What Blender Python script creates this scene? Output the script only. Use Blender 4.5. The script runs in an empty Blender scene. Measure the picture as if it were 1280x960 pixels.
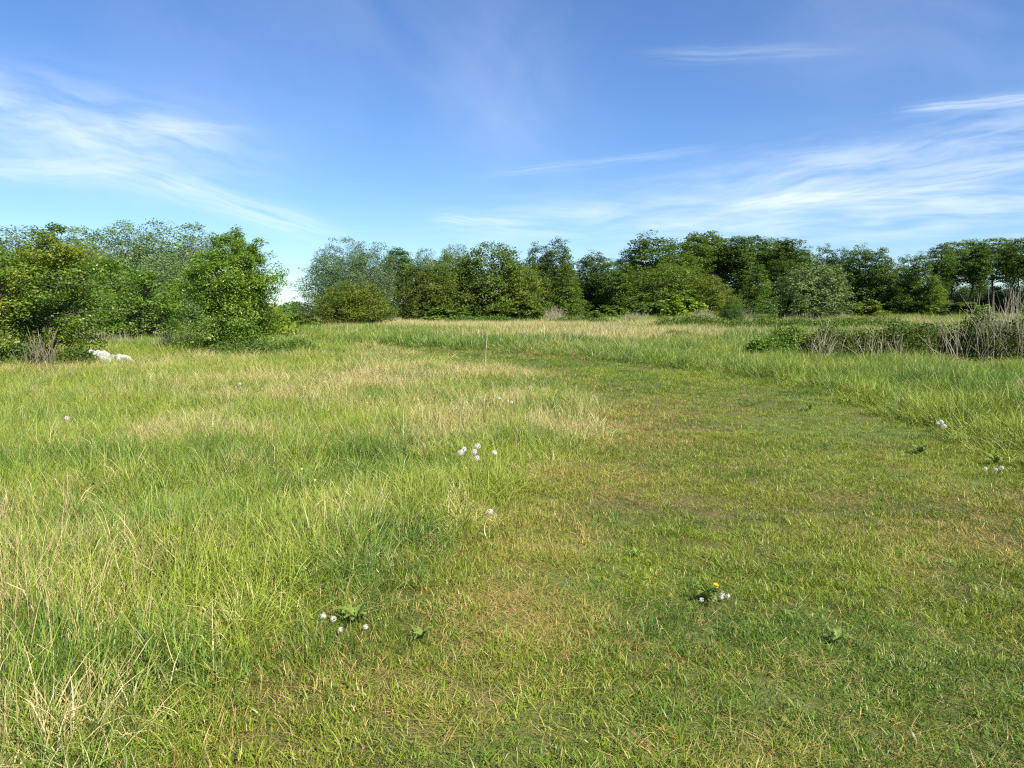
import bpy, math, random
import numpy as np
from mathutils import Vector, Matrix

# ------------------------------------------------------------------ camera, sky, sun, exposure
SC = bpy.context.scene
COL = SC.collection
R = math.radians
CAM_H = 1.62
PITCH = 5.47
FPX = 961.0                       # focal length in pixels of the 1280 wide photograph
SUN_EL, SUN_AZ = 43.0, 136.0      # azimuth clockwise from +Y (the view direction)
SUN_STRENGTH = 5.0
SKY_STRENGTH = 0.074
EXPOSURE = 1.18

cd = bpy.data.cameras.new("camera")
cd.sensor_width = 36.0
cd.lens = 36.0 * FPX / 1280.0
cd.clip_start, cd.clip_end = 0.05, 20000
cam = bpy.data.objects.new("camera", cd)
COL.objects.link(cam)
cam.location = (0, 0, CAM_H)
cam.rotation_euler = (R(90 - PITCH), 0, 0)
SC.camera = cam

SC.render.engine = 'CYCLES'
SC.view_settings.view_transform = 'Standard'
SC.view_settings.look = 'None'
SC.view_settings.exposure = EXPOSURE
SC.view_settings.gamma = 1
SC.view_settings.use_curve_mapping = False
SC.cycles.max_bounces = 4
SC.cycles.diffuse_bounces = 2
SC.cycles.transmission_bounces = 3
SC.cycles.transparent_max_bounces = 4
SC.cycles.use_denoising = False
SC.cycles.sample_clamp_indirect = 4.0
SC.cycles.filter_width = 1.2


class NT:
    """small helper to write shader maths"""
    def __init__(self, nt):
        self.nt = nt
        self.n = nt.nodes
        self.l = nt.links

    def put(self, sock, v):
        if isinstance(v, (int, float)):
            sock.default_value = v
        elif isinstance(v, (tuple, list)):
            sock.default_value = v
        else:
            self.l.new(v, sock)

    def m(self, op, a, b=0.0, c=None, clamp=False):
        x = self.n.new('ShaderNodeMath')
        x.operation = op
        x.use_clamp = clamp
        self.put(x.inputs[0], a)
        self.put(x.inputs[1], b)
        if c is not None:
            self.put(x.inputs[2], c)
        return x.outputs[0]

    def smooth(self, v, a, b, lo=0.0, hi=1.0):
        x = self.n.new('ShaderNodeMapRange')
        x.interpolation_type = 'SMOOTHSTEP'
        for i, q in enumerate((v, a, b, lo, hi)):
            self.put(x.inputs[i], q)
        return x.outputs[0]

    def noise(self, vec, scale, detail=3.0, rough=0.5, dist=0.0):
        x = self.n.new('ShaderNodeTexNoise')
        if vec is not None:
            self.l.new(vec, x.inputs['Vector'])
        x.inputs['Scale'].default_value = scale
        x.inputs['Detail'].default_value = detail
        x.inputs['Roughness'].default_value = rough
        x.inputs['Distortion'].default_value = dist
        return x.outputs['Fac']

    def mix(self, f, a, b, mode='MIX'):
        x = self.n.new('ShaderNodeMix')
        x.data_type = 'RGBA'
        x.blend_type = mode
        self.put(x.inputs[0], f)
        for s, v in ((x.inputs[6], a), (x.inputs[7], b)):
            if isinstance(v, (tuple, list)):
                s.default_value = (*v[:3], 1)
            else:
                self.l.new(v, s)
        return x.outputs[2]

    def comb(self, x, y, z=0.0):
        c = self.n.new('ShaderNodeCombineXYZ')
        for s, v in zip(c.inputs, (x, y, z)):
            self.put(s, v)
        return c.outputs[0]


world = bpy.data.worlds.new("World")
SC.world = world
world.use_nodes = True
w = NT(world.node_tree)
w.n.clear()
sky = w.n.new('ShaderNodeTexSky')
sky.sky_type = 'NISHITA'
sky.sun_disc = False
sky.sun_elevation = R(SUN_EL)
sky.sun_rotation = R(SUN_AZ)
sky.altitude = 0
sky.air_density = 1.0
sky.dust_density = 0.15
sky.ozone_density = 5.0
tc = w.n.new('ShaderNodeTexCoord')
sp = w.n.new('ShaderNodeSeparateXYZ')
w.l.new(tc.outputs['Generated'], sp.inputs[0])
dy = w.m('MAXIMUM', sp.outputs[1], 0.05)
U = w.m('DIVIDE', sp.outputs[0], dy)          # tangent of the bearing
V = w.m('DIVIDE', sp.outputs[2], dy)          # tangent of the height
front = w.smooth(sp.outputs[1], 0.1, 0.35)


def tanpx(px, py):
    a = R(PITCH)
    dx, dyc = (px - 640) / FPX, (480 - py) / FPX
    yy = math.cos(a) + dyc * math.sin(a)
    zz = -math.sin(a) + dyc * math.cos(a)
    return dx / yy, zz / yy


def streak(p0, p1, width, amp, seed, fine=1.0, lo=0.38, hi=0.75, soft=0.25, wob=0.5):
    """one cirrus streak between two bearings: a soft band filled with fibres drawn along it"""
    (u0, v0), (u1, v1) = tanpx(*p0), tanpx(*p1)
    L = math.hypot(u1 - u0, v1 - v0)
    cx, cy = (u1 - u0) / L, (v1 - v0) / L
    du, dv = w.m('SUBTRACT', U, u0), w.m('SUBTRACT', V, v0)
    al = w.m('DIVIDE', w.m('ADD', w.m('MULTIPLY', du, cx), w.m('MULTIPLY', dv, cy)), L)
    pe = w.m('SUBTRACT', w.m('MULTIPLY', dv, cx), w.m('MULTIPLY', du, cy))
    pe = w.m('DIVIDE', pe, width / FPX)
    wv = w.comb(w.m('MULTIPLY', al, 2.2), w.m('MULTIPLY', pe, 0.25), seed)
    pe2 = w.m('ADD', pe, w.m('MULTIPLY', w.m('SUBTRACT', w.noise(wv, 1.6, 4), 0.5), wob * 2.5))
    band = w.m('POWER', 2.718, w.m('MULTIPLY', w.m('MULTIPLY', pe2, pe2), -1.0))
    ends = w.m('MULTIPLY', w.smooth(al, -soft * 0.5, soft), w.smooth(al, 1 + soft * 0.5, 1 - soft))
    fv = w.comb(w.m('MULTIPLY', al, 3.0 * fine * L / 0.35), w.m('MULTIPLY', pe2, 2.2 * fine), seed + 3.3)
    fib = w.smooth(w.noise(fv, 1.0, 6, 0.55, 0.35), lo - .1, hi + .08)
    return w.m('MULTIPLY', w.m('MULTIPLY', w.m('MULTIPLY', band, ends), fib), amp)


tot = None
for s in [
    ((-160, 95), (330, 215), 44, .62, 1.0, 1.0, .33, .75, .3),
    ((-120, 150), (260, 205), 52, .38, 2.0, .7, .3, .75, .3),
    ((-60, 210), (170, 215), 16, .5, 9.0, .7, .3, .75, .4),
    ((120, 205), (430, 300), 15, .6, 3.0, 1.0, .3, .7, .25),
    ((130, 150), (310, 165), 7, .35, 3.7, 1.0, .3, .7, .3),
    ((540, 288), (1460, 262), 30, .6, 4.0, 1.0, .36, .75, .2),
    ((760, 265), (1480, 130), 36, .62, 5.0, 1.0, .33, .75, .35),
    ((880, 268), (1340, 200), 13, .7, 6.0, .8, .33, .7, .3),
    ((980, 250), (1500, 240), 14, .5, 6.6, .9, .33, .7, .3),
    ((600, 219), (880, 188), 6, .28, 7.0, .7, .3, .7, .3, .9),
    ((800, 70), (1060, 62), 9, .24, 8.0, .8, .33, .7, .3),
    ((1130, 138), (1360, 116), 7, .55, 8.8, .8, .3, .65, .2),
    ((540, 275), (660, 284), 9, .55, 10.0, .8, .3, .65, .3),
    ((380, -120), (720, 240), 80, .13, 11.0, .5, .3, .75, .3),
    ((720, -40), (560, 200), 70, .10, 12.0, .5, .3, .75, .4),
    ((150, -60), (420, 190), 120, .13, 13.0, .5, .25, .75, .4),
    ((900, 0), (1400, 60), 90, .14, 14.0, .5, .25, .75, .4),
]:
    t = streak(*s)
    tot = t if tot is None else w.m('ADD', tot, t)
# a thin even veil in the lower sky
cover = w.m('MULTIPLY', w.m('MINIMUM', w.m('MULTIPLY', tot, 0.84), 0.85), front)
hsv = w.n.new('ShaderNodeHueSaturation')
hsv.inputs['Hue'].default_value = 0.508
hsv.inputs['Saturation'].default_value = 1.05
hsv.inputs['Value'].default_value = 1.0
w.l.new(w.mix(1.0, sky.outputs[0], (.77, .895, .98), 'MULTIPLY'), hsv.inputs['Color'])
skyc = w.mix(cover, hsv.outputs[0], (6.3, 6.9, 7.6))
bg = w.n.new('ShaderNodeBackground')
bg.inputs[1].default_value = SKY_STRENGTH
w.l.new(skyc, bg.inputs[0])
wo = w.n.new('ShaderNodeOutputWorld')
w.l.new(bg.outputs[0], wo.inputs[0])

sd = bpy.data.lights.new("sun", 'SUN')
sd.energy = SUN_STRENGTH
sd.angle = R(0.5)
sd.color = (1.0, 0.94, 0.84)
sun = bpy.data.objects.new("sun", sd)
COL.objects.link(sun)
sdir = Vector((math.sin(R(SUN_AZ)) * math.cos(R(SUN_EL)), math.cos(R(SUN_AZ)) * math.cos(R(SUN_EL)), math.sin(R(SUN_EL))))
sun.rotation_euler = sdir.to_track_quat('Z', 'Y').to_euler()
sun.location = sdir * 50

# ------------------------------------------------------------------ helpers
rng = np.random.default_rng(7)


def tag(o, label=None, cat=None, group=None, kind=None):
    if label:
        o['label'] = label
    if cat:
        o['category'] = cat
    if group:
        o['group'] = group
    if kind:
        o['kind'] = kind
    return o


def empty(name, loc, rz=0.0, scale=(1, 1, 1)):
    o = bpy.data.objects.new(name, None)
    o.empty_display_size = 0.2
    COL.objects.link(o)
    o.location = loc
    o.rotation_euler = (0, 0, rz)
    o.scale = scale
    return o


def np_mesh(name, verts, faces, mats=(), attrs=None, smooth=False):
    """faces: list of int arrays (n,k)"""
    me = bpy.data.meshes.new(name)
    verts = np.asarray(verts, dtype=np.float32)
    me.vertices.add(len(verts))
    me.vertices.foreach_set('co', verts.ravel())
    if faces:
        loops = np.concatenate([f.ravel() for f in faces]).astype(np.int32)
        sizes = np.concatenate([np.full(len(f), f.shape[1]) for f in faces]).astype(np.int32)
        starts = np.concatenate([[0], np.cumsum(sizes)[:-1]]).astype(np.int32)
        me.loops.add(len(loops))
        me.loops.foreach_set('vertex_index', loops)
        me.polygons.add(len(sizes))
        me.polygons.foreach_set('loop_start', starts)
        me.polygons.foreach_set('loop_total', sizes)
        if smooth:
            me.polygons.foreach_set('use_smooth', np.ones(len(sizes), dtype=bool))
    for k, v in (attrs or {}).items():
        v = np.asarray(v)
        if v.ndim == 2:
            a = me.attributes.new(k, 'FLOAT_VECTOR', 'POINT')
            a.data.foreach_set('vector', v.astype(np.float32).ravel())
        elif v.dtype.kind == 'i':
            a = me.attributes.new(k, 'INT', 'POINT')
            a.data.foreach_set('value', v.astype(np.int32))
        else:
            a = me.attributes.new(k, 'FLOAT', 'POINT')
            a.data.foreach_set('value', v.astype(np.float32))
    for m in mats:
        me.materials.append(m)
    me.update(calc_edges=True)
    return me


def obj(name, me, parent=None):
    o = bpy.data.objects.new(name, me)
    COL.objects.link(o)
    if parent:
        o.parent = parent
    return o


def _hash(ix, iy, seed):
    h = (ix.astype(np.int64) * 374761393 + iy.astype(np.int64) * 668265263 + seed * 974634777) & 0xffffffff
    h = ((h ^ (h >> 13)) * 1274126177) & 0xffffffff
    return ((h ^ (h >> 16)) & 0xffff) / 65535.0


def vnoise(x, y, wl, seed=0, octv=3):
    """value noise 0..1 of wavelength wl metres"""
    x, y = np.asarray(x, float) / wl, np.asarray(y, float) / wl
    s, a, tot_ = 0.0, 1.0, 0.0
    for o in range(octv):
        ix, iy = np.floor(x), np.floor(y)
        fx, fy = x - ix, y - iy
        fx, fy = fx * fx * (3 - 2 * fx), fy * fy * (3 - 2 * fy)
        v = (_hash(ix, iy, seed + o) * (1 - fx) + _hash(ix + 1, iy, seed + o) * fx) * (1 - fy) + \
            (_hash(ix, iy + 1, seed + o) * (1 - fx) + _hash(ix + 1, iy + 1, seed + o) * fx) * fy
        s = s + a * v
        tot_ += a
        a *= 0.5
        x, y = x * 2.03 + 11.7, y * 2.03 + 5.3
    return s / tot_


def sstep(v, a, b):
    t = np.clip((v - a) / (b - a), 0, 1)
    return t * t * (3 - 2 * t)


def gz(x, y):
    """height of the ground"""
    x, y = np.asarray(x, float), np.asarray(y, float)
    d = np.hypot(x, y)
    z = (vnoise(x, y, 2.6, 31, 2) - 0.5) * 0.09
    z = z + (vnoise(x, y, 11, 37, 2) - 0.5) * 0.22 * sstep(d, 4, 15)
    z = z + (vnoise(x, y, 60, 41, 2) - 0.5) * 0.5 * sstep(d, 30, 120)
    return z


def ray(px, py):
    a = R(PITCH)
    dx, dyc = (px - 640) / FPX, (480 - py) / FPX
    return np.array([dx, math.cos(a) + dyc * math.sin(a), -math.sin(a) + dyc * math.cos(a)])


def gp(px, py):
    """the ground point the photograph shows at a pixel"""
    d = ray(px, py)
    t = CAM_H / max(1e-4, -d[2])
    return d[0] * t, d[1] * t


def at(px, py, dist):
    d = ray(px, py)
    t = dist / d[1]
    return d[0] * t, dist, CAM_H + d[2] * t


# ------------------------------------------------------------------ materials
def leafy(name, cols, trans=0.3, rough=0.5, use_objcol=True, gloss=0.25, young=None):
    """foliage: per-leaf colour from the leaf's own random number, tinted by the object colour"""
    m = bpy.data.materials.new(name)
    m.use_nodes = True
    t = NT(m.node_tree)
    t.n.clear()
    at_ = t.n.new('ShaderNodeAttribute')
    at_.attribute_name = 'rnd'
    r = at_.outputs['Fac']
    c = t.mix(t.smooth(r, 0.0, 0.6), cols[0], cols[1])
    c = t.mix(t.smooth(r, 0.6, 1.0), c, cols[2])
    geo = t.n.new('ShaderNodeNewGeometry')
    nz = t.noise(geo.outputs['Position'], 0.55, 3)
    if young:
        y2 = t.m('MULTIPLY', t.smooth(nz, 0.45, 0.62), t.smooth(r, 0.3, 0.8))
        c = t.mix(t.m('MULTIPLY', y2, 0.8), c, young)
    c = t.mix(t.smooth(nz, 0.3, 0.7), c, t.mix(1.0, c, (1.25, 1.12, 0.85), 'MULTIPLY'))
    if use_objcol:
        oi = t.n.new('ShaderNodeObjectInfo')
        c = t.mix(1.0, c, oi.outputs['Color'], 'MULTIPLY')
    pb = t.n.new('ShaderNodeBsdfPrincipled')
    t.l.new(c, pb.inputs['Base Color'])
    pb.inputs['Roughness'].default_value = rough
    pb.inputs['Specular IOR Level'].default_value = gloss
    tr = t.n.new('ShaderNodeBsdfTranslucent')
    t.l.new(t.mix(1.0, c, (1.25, 1.35, 0.6), 'MULTIPLY'), tr.inputs[0])
    ms = t.n.new('ShaderNodeMixShader')
    ms.inputs[0].default_value = trans
    t.l.new(pb.outputs[0], ms.inputs[1])
    t.l.new(tr.outputs[0], ms.inputs[2])
    o = t.n.new('ShaderNodeOutputMaterial')
    t.l.new(ms.outputs[0], o.inputs[0])
    return m


def plain(name, c0, c1, scale=6.0, rough=0.8, detail=5, trans=0.0, spec=0.3):
    m = bpy.data.materials.new(name)
    m.use_nodes = True
    t = NT(m.node_tree)
    t.n.clear()
    tcx = t.n.new('ShaderNodeTexCoord')
    f = t.smooth(t.noise(tcx.outputs['Object'], scale, detail), 0.3, 0.7)
    c = t.mix(f, c0, c1)
    pb = t.n.new('ShaderNodeBsdfPrincipled')
    t.l.new(c, pb.inputs['Base Color'])
    pb.inputs['Roughness'].default_value = rough
    pb.inputs['Specular IOR Level'].default_value = spec
    out = pb.outputs[0]
    if trans:
        tr = t.n.new('ShaderNodeBsdfTranslucent')
        t.l.new(c, tr.inputs[0])
        ms = t.n.new('ShaderNodeMixShader')
        ms.inputs[0].default_value = trans
        t.l.new(out, ms.inputs[1])
        t.l.new(tr.outputs[0], ms.inputs[2])
        out = ms.outputs[0]
    o = t.n.new('ShaderNodeOutputMaterial')
    t.l.new(out, o.inputs[0])
    return m


def grass_mat(name, dark, light, yellow, straw, straw2, trans=0.2):
    m = bpy.data.materials.new(name)
    m.use_nodes = True
    t = NT(m.node_tree)
    t.n.clear()

    def attr(n, kind):
        a = t.n.new('ShaderNodeAttribute')
        a.attribute_name = n
        a.attribute_type = kind
        return a.outputs['Fac']
    r = attr('rnd', 'GEOMETRY')
    r2 = attr('rnd2', 'GEOMETRY')
    tone = attr('tone', 'INSTANCER')      # share of dead blades
    hue = attr('hue', 'INSTANCER')        # 0 bluish .. 1 yellowish
    g = t.mix(r2, dark, light)
    g = t.mix(t.smooth(t.m('ADD', hue, t.m('MULTIPLY', t.m('SUBTRACT', r2, 0.5), 0.4)), 0.35, 0.95), g, yellow)
    g = t.mix(t.smooth(hue, 0.35, 0.0), g, t.mix(1.0, g, (0.92, 0.97, 1.3), 'MULTIPLY'))
    d = t.mix(r2, straw, straw2)
    f = t.smooth(t.m('SUBTRACT', tone, r), -0.12, 0.12)
    c = t.mix(f, g, d)
    pb = t.n.new('ShaderNodeBsdfPrincipled')
    t.l.new(c, pb.inputs['Base Color'])
    pb.inputs['Roughness'].default_value = 0.45
    pb.inputs['Specular IOR Level'].default_value = 0.35
    tr = t.n.new('ShaderNodeBsdfTranslucent')
    t.l.new(t.mix(1.0, c, (1.2, 1.25, 0.7), 'MULTIPLY'), tr.inputs[0])
    ms = t.n.new('ShaderNodeMixShader')
    ms.inputs[0].default_value = trans
    t.l.new(pb.outputs[0], ms.inputs[1])
    t.l.new(tr.outputs[0], ms.inputs[2])
    o = t.n.new('ShaderNodeOutputMaterial')
    t.l.new(ms.outputs[0], o.inputs[0])
    return m


M_GRASS = grass_mat("grass_blades", (0.060, 0.122, 0.014), (0.158, 0.262, 0.034), (0.240, 0.300, 0.034),
                    (0.37, 0.285, 0.115), (0.62, 0.52, 0.27))
M_BARK = plain("bark", (0.045, 0.038, 0.028), (0.11, 0.095, 0.072), 5)
M_BARK_PALE = plain("pale_bark", (0.10, 0.09, 0.08), (0.24, 0.22, 0.19), 4)
M_LEAF = leafy("foliage", ((0.050, 0.088, 0.016), (0.085, 0.135, 0.024), (0.150, 0.205, 0.042)), .34, .5, gloss=.22)
M_LEAF_NEAR = leafy("shrub_leaves", ((0.048, 0.098, 0.014), (0.085, 0.160, 0.020), (0.130, 0.205, 0.030)), 0.38, 0.42, gloss=0.4)
M_LEAF_YOUNG = leafy("young_leaves", ((0.050, 0.092, 0.014), (0.090, 0.140, 0.020), (0.160, 0.190, 0.030)), 0.38, 0.42,
                     gloss=0.4, young=(0.20, 0.195, 0.03))
M_LEAF_PALE = leafy("pale_leaves", ((0.060, 0.092, 0.034), (0.10, 0.15, 0.055), (0.16, 0.205, 0.085)), 0.25, 0.5, gloss=0.2)
M_AIRY = leafy("airy_leaves", ((0.075, 0.115, 0.035), (0.115, 0.165, 0.052), (0.19, 0.245, 0.09)), .34)
M_BRAMBLE = leafy("bramble_leaves", ((0.040, 0.075, 0.018), (0.07, 0.125, 0.026), (0.10, 0.165, 0.035)), 0.25, 0.5, gloss=0.2)
M_STALK = plain("dry_stalks", (0.22, 0.195, 0.13), (0.42, 0.38, 0.27), 3, 0.7)
M_STALK_GREY = plain("grey_stalks", (0.13, 0.115, 0.075), (0.30, 0.265, 0.18), 3, 0.7)
M_WHITE = plain("white_rubble", (0.22, 0.21, 0.18), (0.52, 0.50, 0.45), 16, 0.9)
M_FLUFF = plain("seed_fluff", (0.58, 0.55, 0.48), (0.76, 0.73, 0.66), 30, 0.9, trans=0.4)
M_SEED = plain("seed_core", (0.20, 0.15, 0.09), (0.32, 0.26, 0.17), 60)
M_STEM = plain("flower_stem", (0.16, 0.19, 0.06), (0.30, 0.24, 0.11), 20, trans=0.2)
M_YELLOW = plain("yellow_petals", (0.75, 0.55, 0.01), (0.85, 0.68, 0.02), 60, trans=0.2)
M_WEED = plain("weed_leaf", (0.12, 0.185, 0.032), (0.19, 0.26, 0.05), 25, 0.5, trans=0.25)

# ------------------------------------------------------------------ the ground
rad = [0.0]
step = 0.14
while rad[-1] < 9000:
    rad.append(rad[-1] + step)
    step *= 1.028 if rad[-1] < 60 else 1.12
rad = np.array(rad[1:])
NA = 288
ang = np.linspace(0, 2 * math.pi, NA, endpoint=False)
gx = (rad[:, None] * np.cos(ang)).ravel()
gy = (rad[:, None] * np.sin(ang)).ravel()
gv = np.stack([gx, gy, gz(gx, gy)], 1)
i = np.arange(len(rad) - 1)[:, None] * NA
j = np.arange(NA)[None, :]
q = np.stack([i + j, i + NA + j, i + NA + (j + 1) % NA, i + (j + 1) % NA], -1).reshape(-1, 4)
gv = np.vstack([gv, [[0, 0, float(gz(0, 0))]]])
fan = np.stack([np.full(NA, len(gv) - 1), np.arange(NA), (np.arange(NA) + 1) % NA], 1)
mg = bpy.data.materials.new("meadow_soil")
mg.use_nodes = True
t = NT(mg.node_tree)
t.n.clear()
geo = t.n.new('ShaderNodeNewGeometry')
P = geo.outputs['Position']
c = t.mix(t.smooth(t.noise(P, 1.3, 6, 0.6), 0.35, 0.68), (0.060, 0.062, 0.020), (0.12, 0.098, 0.04))
c = t.mix(t.smooth(t.noise(P, 0.3, 4), 0.42, 0.62), c, (0.085, 0.115, 0.028))
c = t.mix(t.smooth(t.noise(P, 28, 5, 0.7), 0.52, 0.78), c, (0.065, 0.05, 0.028))
c = t.mix(t.smooth(t.noise(P, 55, 3, 0.7), 0.55, 0.75), c, (0.28, 0.22, 0.11))
pb = t.n.new('ShaderNodeBsdfPrincipled')
t.l.new(c, pb.inputs['Base Color'])
pb.inputs['Roughness'].default_value = 0.95
pb.inputs['Specular IOR Level'].default_value = 0.1
bm_ = t.n.new('ShaderNodeBump')
bm_.inputs['Strength'].default_value = 0.6
bm_.inputs['Distance'].default_value = 0.02
t.l.new(t.noise(P, 30, 5, 0.7), bm_.inputs['Height'])
t.l.new(bm_.outputs[0], pb.inputs['Normal'])
o = t.n.new('ShaderNodeOutputMaterial')
t.l.new(pb.outputs[0], o.inputs[0])
ground = obj("ground", np_mesh("ground", gv, [q, fan], [mg], smooth=True))
tag(ground, "flat meadow soil with thatch under all the grass", "ground", kind="structure")

# ------------------------------------------------------------------ where the mown track runs (ground plane outline)
EDGE_L = [(60, 1100), (185, 960), (330, 850), (430, 778), (530, 704), (640, 632), (720, 574), (768, 538), (772, 512), (738, 486), (680, 470),
          (600, 457), (520, 447), (440, 438), (370, 432)]
EDGE_R = [(370, 425), (440, 430), (520, 436), (600, 441), (680, 446), (780, 455), (880, 467), (980, 485), (1080, 512), (1180, 550),
          (1290, 600), (1500, 720), (1900, 1000)]
TRACK = np.array([gp(*p) for p in EDGE_L + EDGE_R] + [(6.0, -3.0), (-1.6, -3.0)])


def track_dist(x, y):
    """signed distance to the mown track: > 0 inside"""
    best = np.full(x.shape, 1e9)
    inside = np.zeros(x.shape, bool)
    n = len(TRACK)
    for k in range(n):
        a, b = TRACK[k], TRACK[(k + 1) % n]
        e = b - a
        tt = np.clip(((x - a[0]) * e[0] + (y - a[1]) * e[1]) / (e @ e), 0, 1)
        best = np.minimum(best, np.hypot(x - a[0] - tt * e[0], y - a[1] - tt * e[1]))
        c_ = (a[1] > y) != (b[1] > y)
        with np.errstate(divide='ignore', invalid='ignore'):
            inside ^= c_ & (x < e[0] * (y - a[1]) / e[1] + a[0])
    return np.where(inside, best, -best)


def blob(x, y, px, py, rx, ry):
    """soft patch on the ground, about rx by ry metres, where the photograph shows one"""
    bx, by = gp(px, py)
    return np.exp(-(((x - bx) / rx) ** 2 + ((y - by) / ry) ** 2))


# ------------------------------------------------------------------ grass: tufts of single blades
def blades(n, r, h, wid, lean, bend, seed, segs=3, head=0.0):
    g = np.random.default_rng(seed)
    a, rr = g.uniform(0, 2 * math.pi, n), r * np.sqrt(g.uniform(0, 1, n))
    bx, by = rr * np.cos(a), rr * np.sin(a)
    H = h[0] + (h[1] - h[0]) * g.beta(1.6, 1.8, n)
    W = wid[0] + (wid[1] - wid[0]) * g.uniform(0, 1, n)
    la = a + g.normal(0, 1.2, n)
    ln = np.abs(g.normal(lean[0], lean[1], n))
    bd = np.abs(g.normal(bend[0], bend[1], n))
    fa = g.uniform(0, 2 * math.pi, n)
    V_, lev = [], segs + 1
    x, y, z = bx.copy(), by.copy(), np.full(n, -0.01)
    th = ln.copy()
    for k in range(lev):
        wk = W * (1 - (k / segs) ** 1.6) * 0.5 + (0.0 if k < segs else 0)
        ox, oy = np.cos(fa) * wk, np.sin(fa) * wk
        if k < segs:
            V_ += [np.stack([x - ox, y - oy, z], 1), np.stack([x + ox, y + oy, z], 1)]
        else:
            V_ += [np.stack([x, y, z], 1)]
        s = H / segs
        x = x + np.sin(th) * np.cos(la) * s
        y = y + np.sin(th) * np.sin(la) * s
        z = np.maximum(z + np.cos(th) * s, 0.002)
        th = np.minimum(th + bd / segs * (1 + k * 0.5), 2.4)
    nv = 2 * segs + 1
    verts = np.stack(V_, 1).reshape(-1, 3)
    base = (np.arange(n) * nv)[:, None]
    quads = [base + np.array([[2 * k, 2 * k + 1, 2 * k + 3, 2 * k + 2]]) for k in range(segs - 1)]
    tri = base + np.array([[2 * segs - 2, 2 * segs - 1, 2 * segs]])
    r1, r2 = np.repeat(g.uniform(0, 1, n), nv), np.repeat(g.uniform(0, 1, n), nv)
    faces = [np.concatenate(quads), tri]
    if head:                                   # a seed head: a slim panicle at the tip of every stem
        m = n
        hv = []
        tip, d = V_[-1], np.stack([np.sin(th) * np.cos(la), np.sin(th) * np.sin(la), np.cos(th)], 1)
        for k, (f, ww) in enumerate(((-.25, .0), (0.1, 1.0), (0.55, .7), (1.0, 0.))):
            for sgn in ((-1, 1) if ww else (0,)):
                o2 = np.stack([np.cos(fa + k), np.sin(fa + k), np.zeros(m)], 1) * (W * 1.8)[:, None] * ww * sgn
                hv.append(tip + d * head * f + o2)
        hv = np.stack(hv, 1).reshape(-1, 3)
        b2 = len(verts) + (np.arange(m) * 6)[:, None]
        faces[0] = np.concatenate([faces[0], b2 + np.array([[1, 2, 4, 3]])])
        faces[1] = np.concatenate([faces[1], b2 + np.array([[0, 1, 2]]), b2 + np.array([[3, 4, 5]])])
        verts = np.vstack([verts, hv])
        r1, r2 = np.concatenate([r1, np.repeat(r1[::nv], 6)]), np.concatenate([r2, np.repeat(r2[::nv], 6)])
    return verts, faces, r1, r2


def protos(name, count, **kw):
    out = []
    for k in range(count):
        seed = kw.pop('seed', 1)
        v, f, r1, r2 = blades(seed=seed + k * 17, **kw)
        kw['seed'] = seed
        out.append(bpy.data.objects.new(name, np_mesh(name, v, f, [M_GRASS], {'rnd': r1, 'rnd2': r2})))
    return out


def scatter(name, pts, rot, scl, tone, hue, sources, label, cat="grass"):
    """one object: tufts on points"""
    n = len(pts)
    tone = np.clip(tone + rng.normal(0, .10, n), 0, 1)
    hue = np.clip(np.maximum(hue, .16) + rng.normal(0, .16, n), 0, 1)
    me = np_mesh(name, pts, [], (), {'rot': rot, 'scl': scl, 'tone': tone, 'hue': hue,
                                     'pick': rng.integers(0, len(sources), n)})
    me.materials.append(M_GRASS)
    ob = obj(name, me)
    ng = bpy.data.node_groups.new(name, 'GeometryNodeTree')
    ng.interface.new_socket(name='Geometry', in_out='INPUT', socket_type='NodeSocketGeometry')
    ng.interface.new_socket(name='Geometry', in_out='OUTPUT', socket_type='NodeSocketGeometry')
    N, L = ng.nodes, ng.links
    gi, go = N.new('NodeGroupInput'), N.new('NodeGroupOutput')
    iop = N.new('GeometryNodeInstanceOnPoints')
    g2i = N.new('GeometryNodeGeometryToInstance')
    for s in sources:
        oi = N.new('GeometryNodeObjectInfo')
        oi.inputs['Object'].default_value = s
        oi.inputs['As Instance'].default_value = False
        L.new(oi.outputs['Geometry'], g2i.inputs[0])

    def named(nm, typ):
        a = N.new('GeometryNodeInputNamedAttribute')
        a.data_type = typ
        a.inputs['Name'].default_value = nm
        return a.outputs['Attribute']
    L.new(gi.outputs[0], iop.inputs['Points'])
    L.new(g2i.outputs[0], iop.inputs['Instance'])
    iop.inputs['Pick Instance'].default_value = True
    L.new(named('pick', 'INT'), iop.inputs['Instance Index'])
    L.new(named('rot', 'FLOAT_VECTOR'), iop.inputs['Rotation'])
    L.new(named('scl', 'FLOAT_VECTOR'), iop.inputs['Scale'])
    L.new(iop.outputs[0], go.inputs[0])
    md = ob.modifiers.new("tufts", 'NODES')
    md.node_group = ng
    tag(ob, label, cat, kind="stuff")
    return ob


def field(bands):
    """random points over the ground the view can reach: (near, far, per square metre)"""
    out = []
    for d0, d1, den in bands:
        wmax = 2.2 + d1 * 0.80
        area = (d1 - d0) * 2 * wmax
        n = int(area * den)
        x, y = rng.uniform(-wmax, wmax, n), rng.uniform(d0, d1, n)
        k = np.abs(x) < 2.2 + np.maximum(y, 0) * 0.80
        out.append(np.stack([x[k], y[k]], 1))
    return np.concatenate(out)


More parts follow.
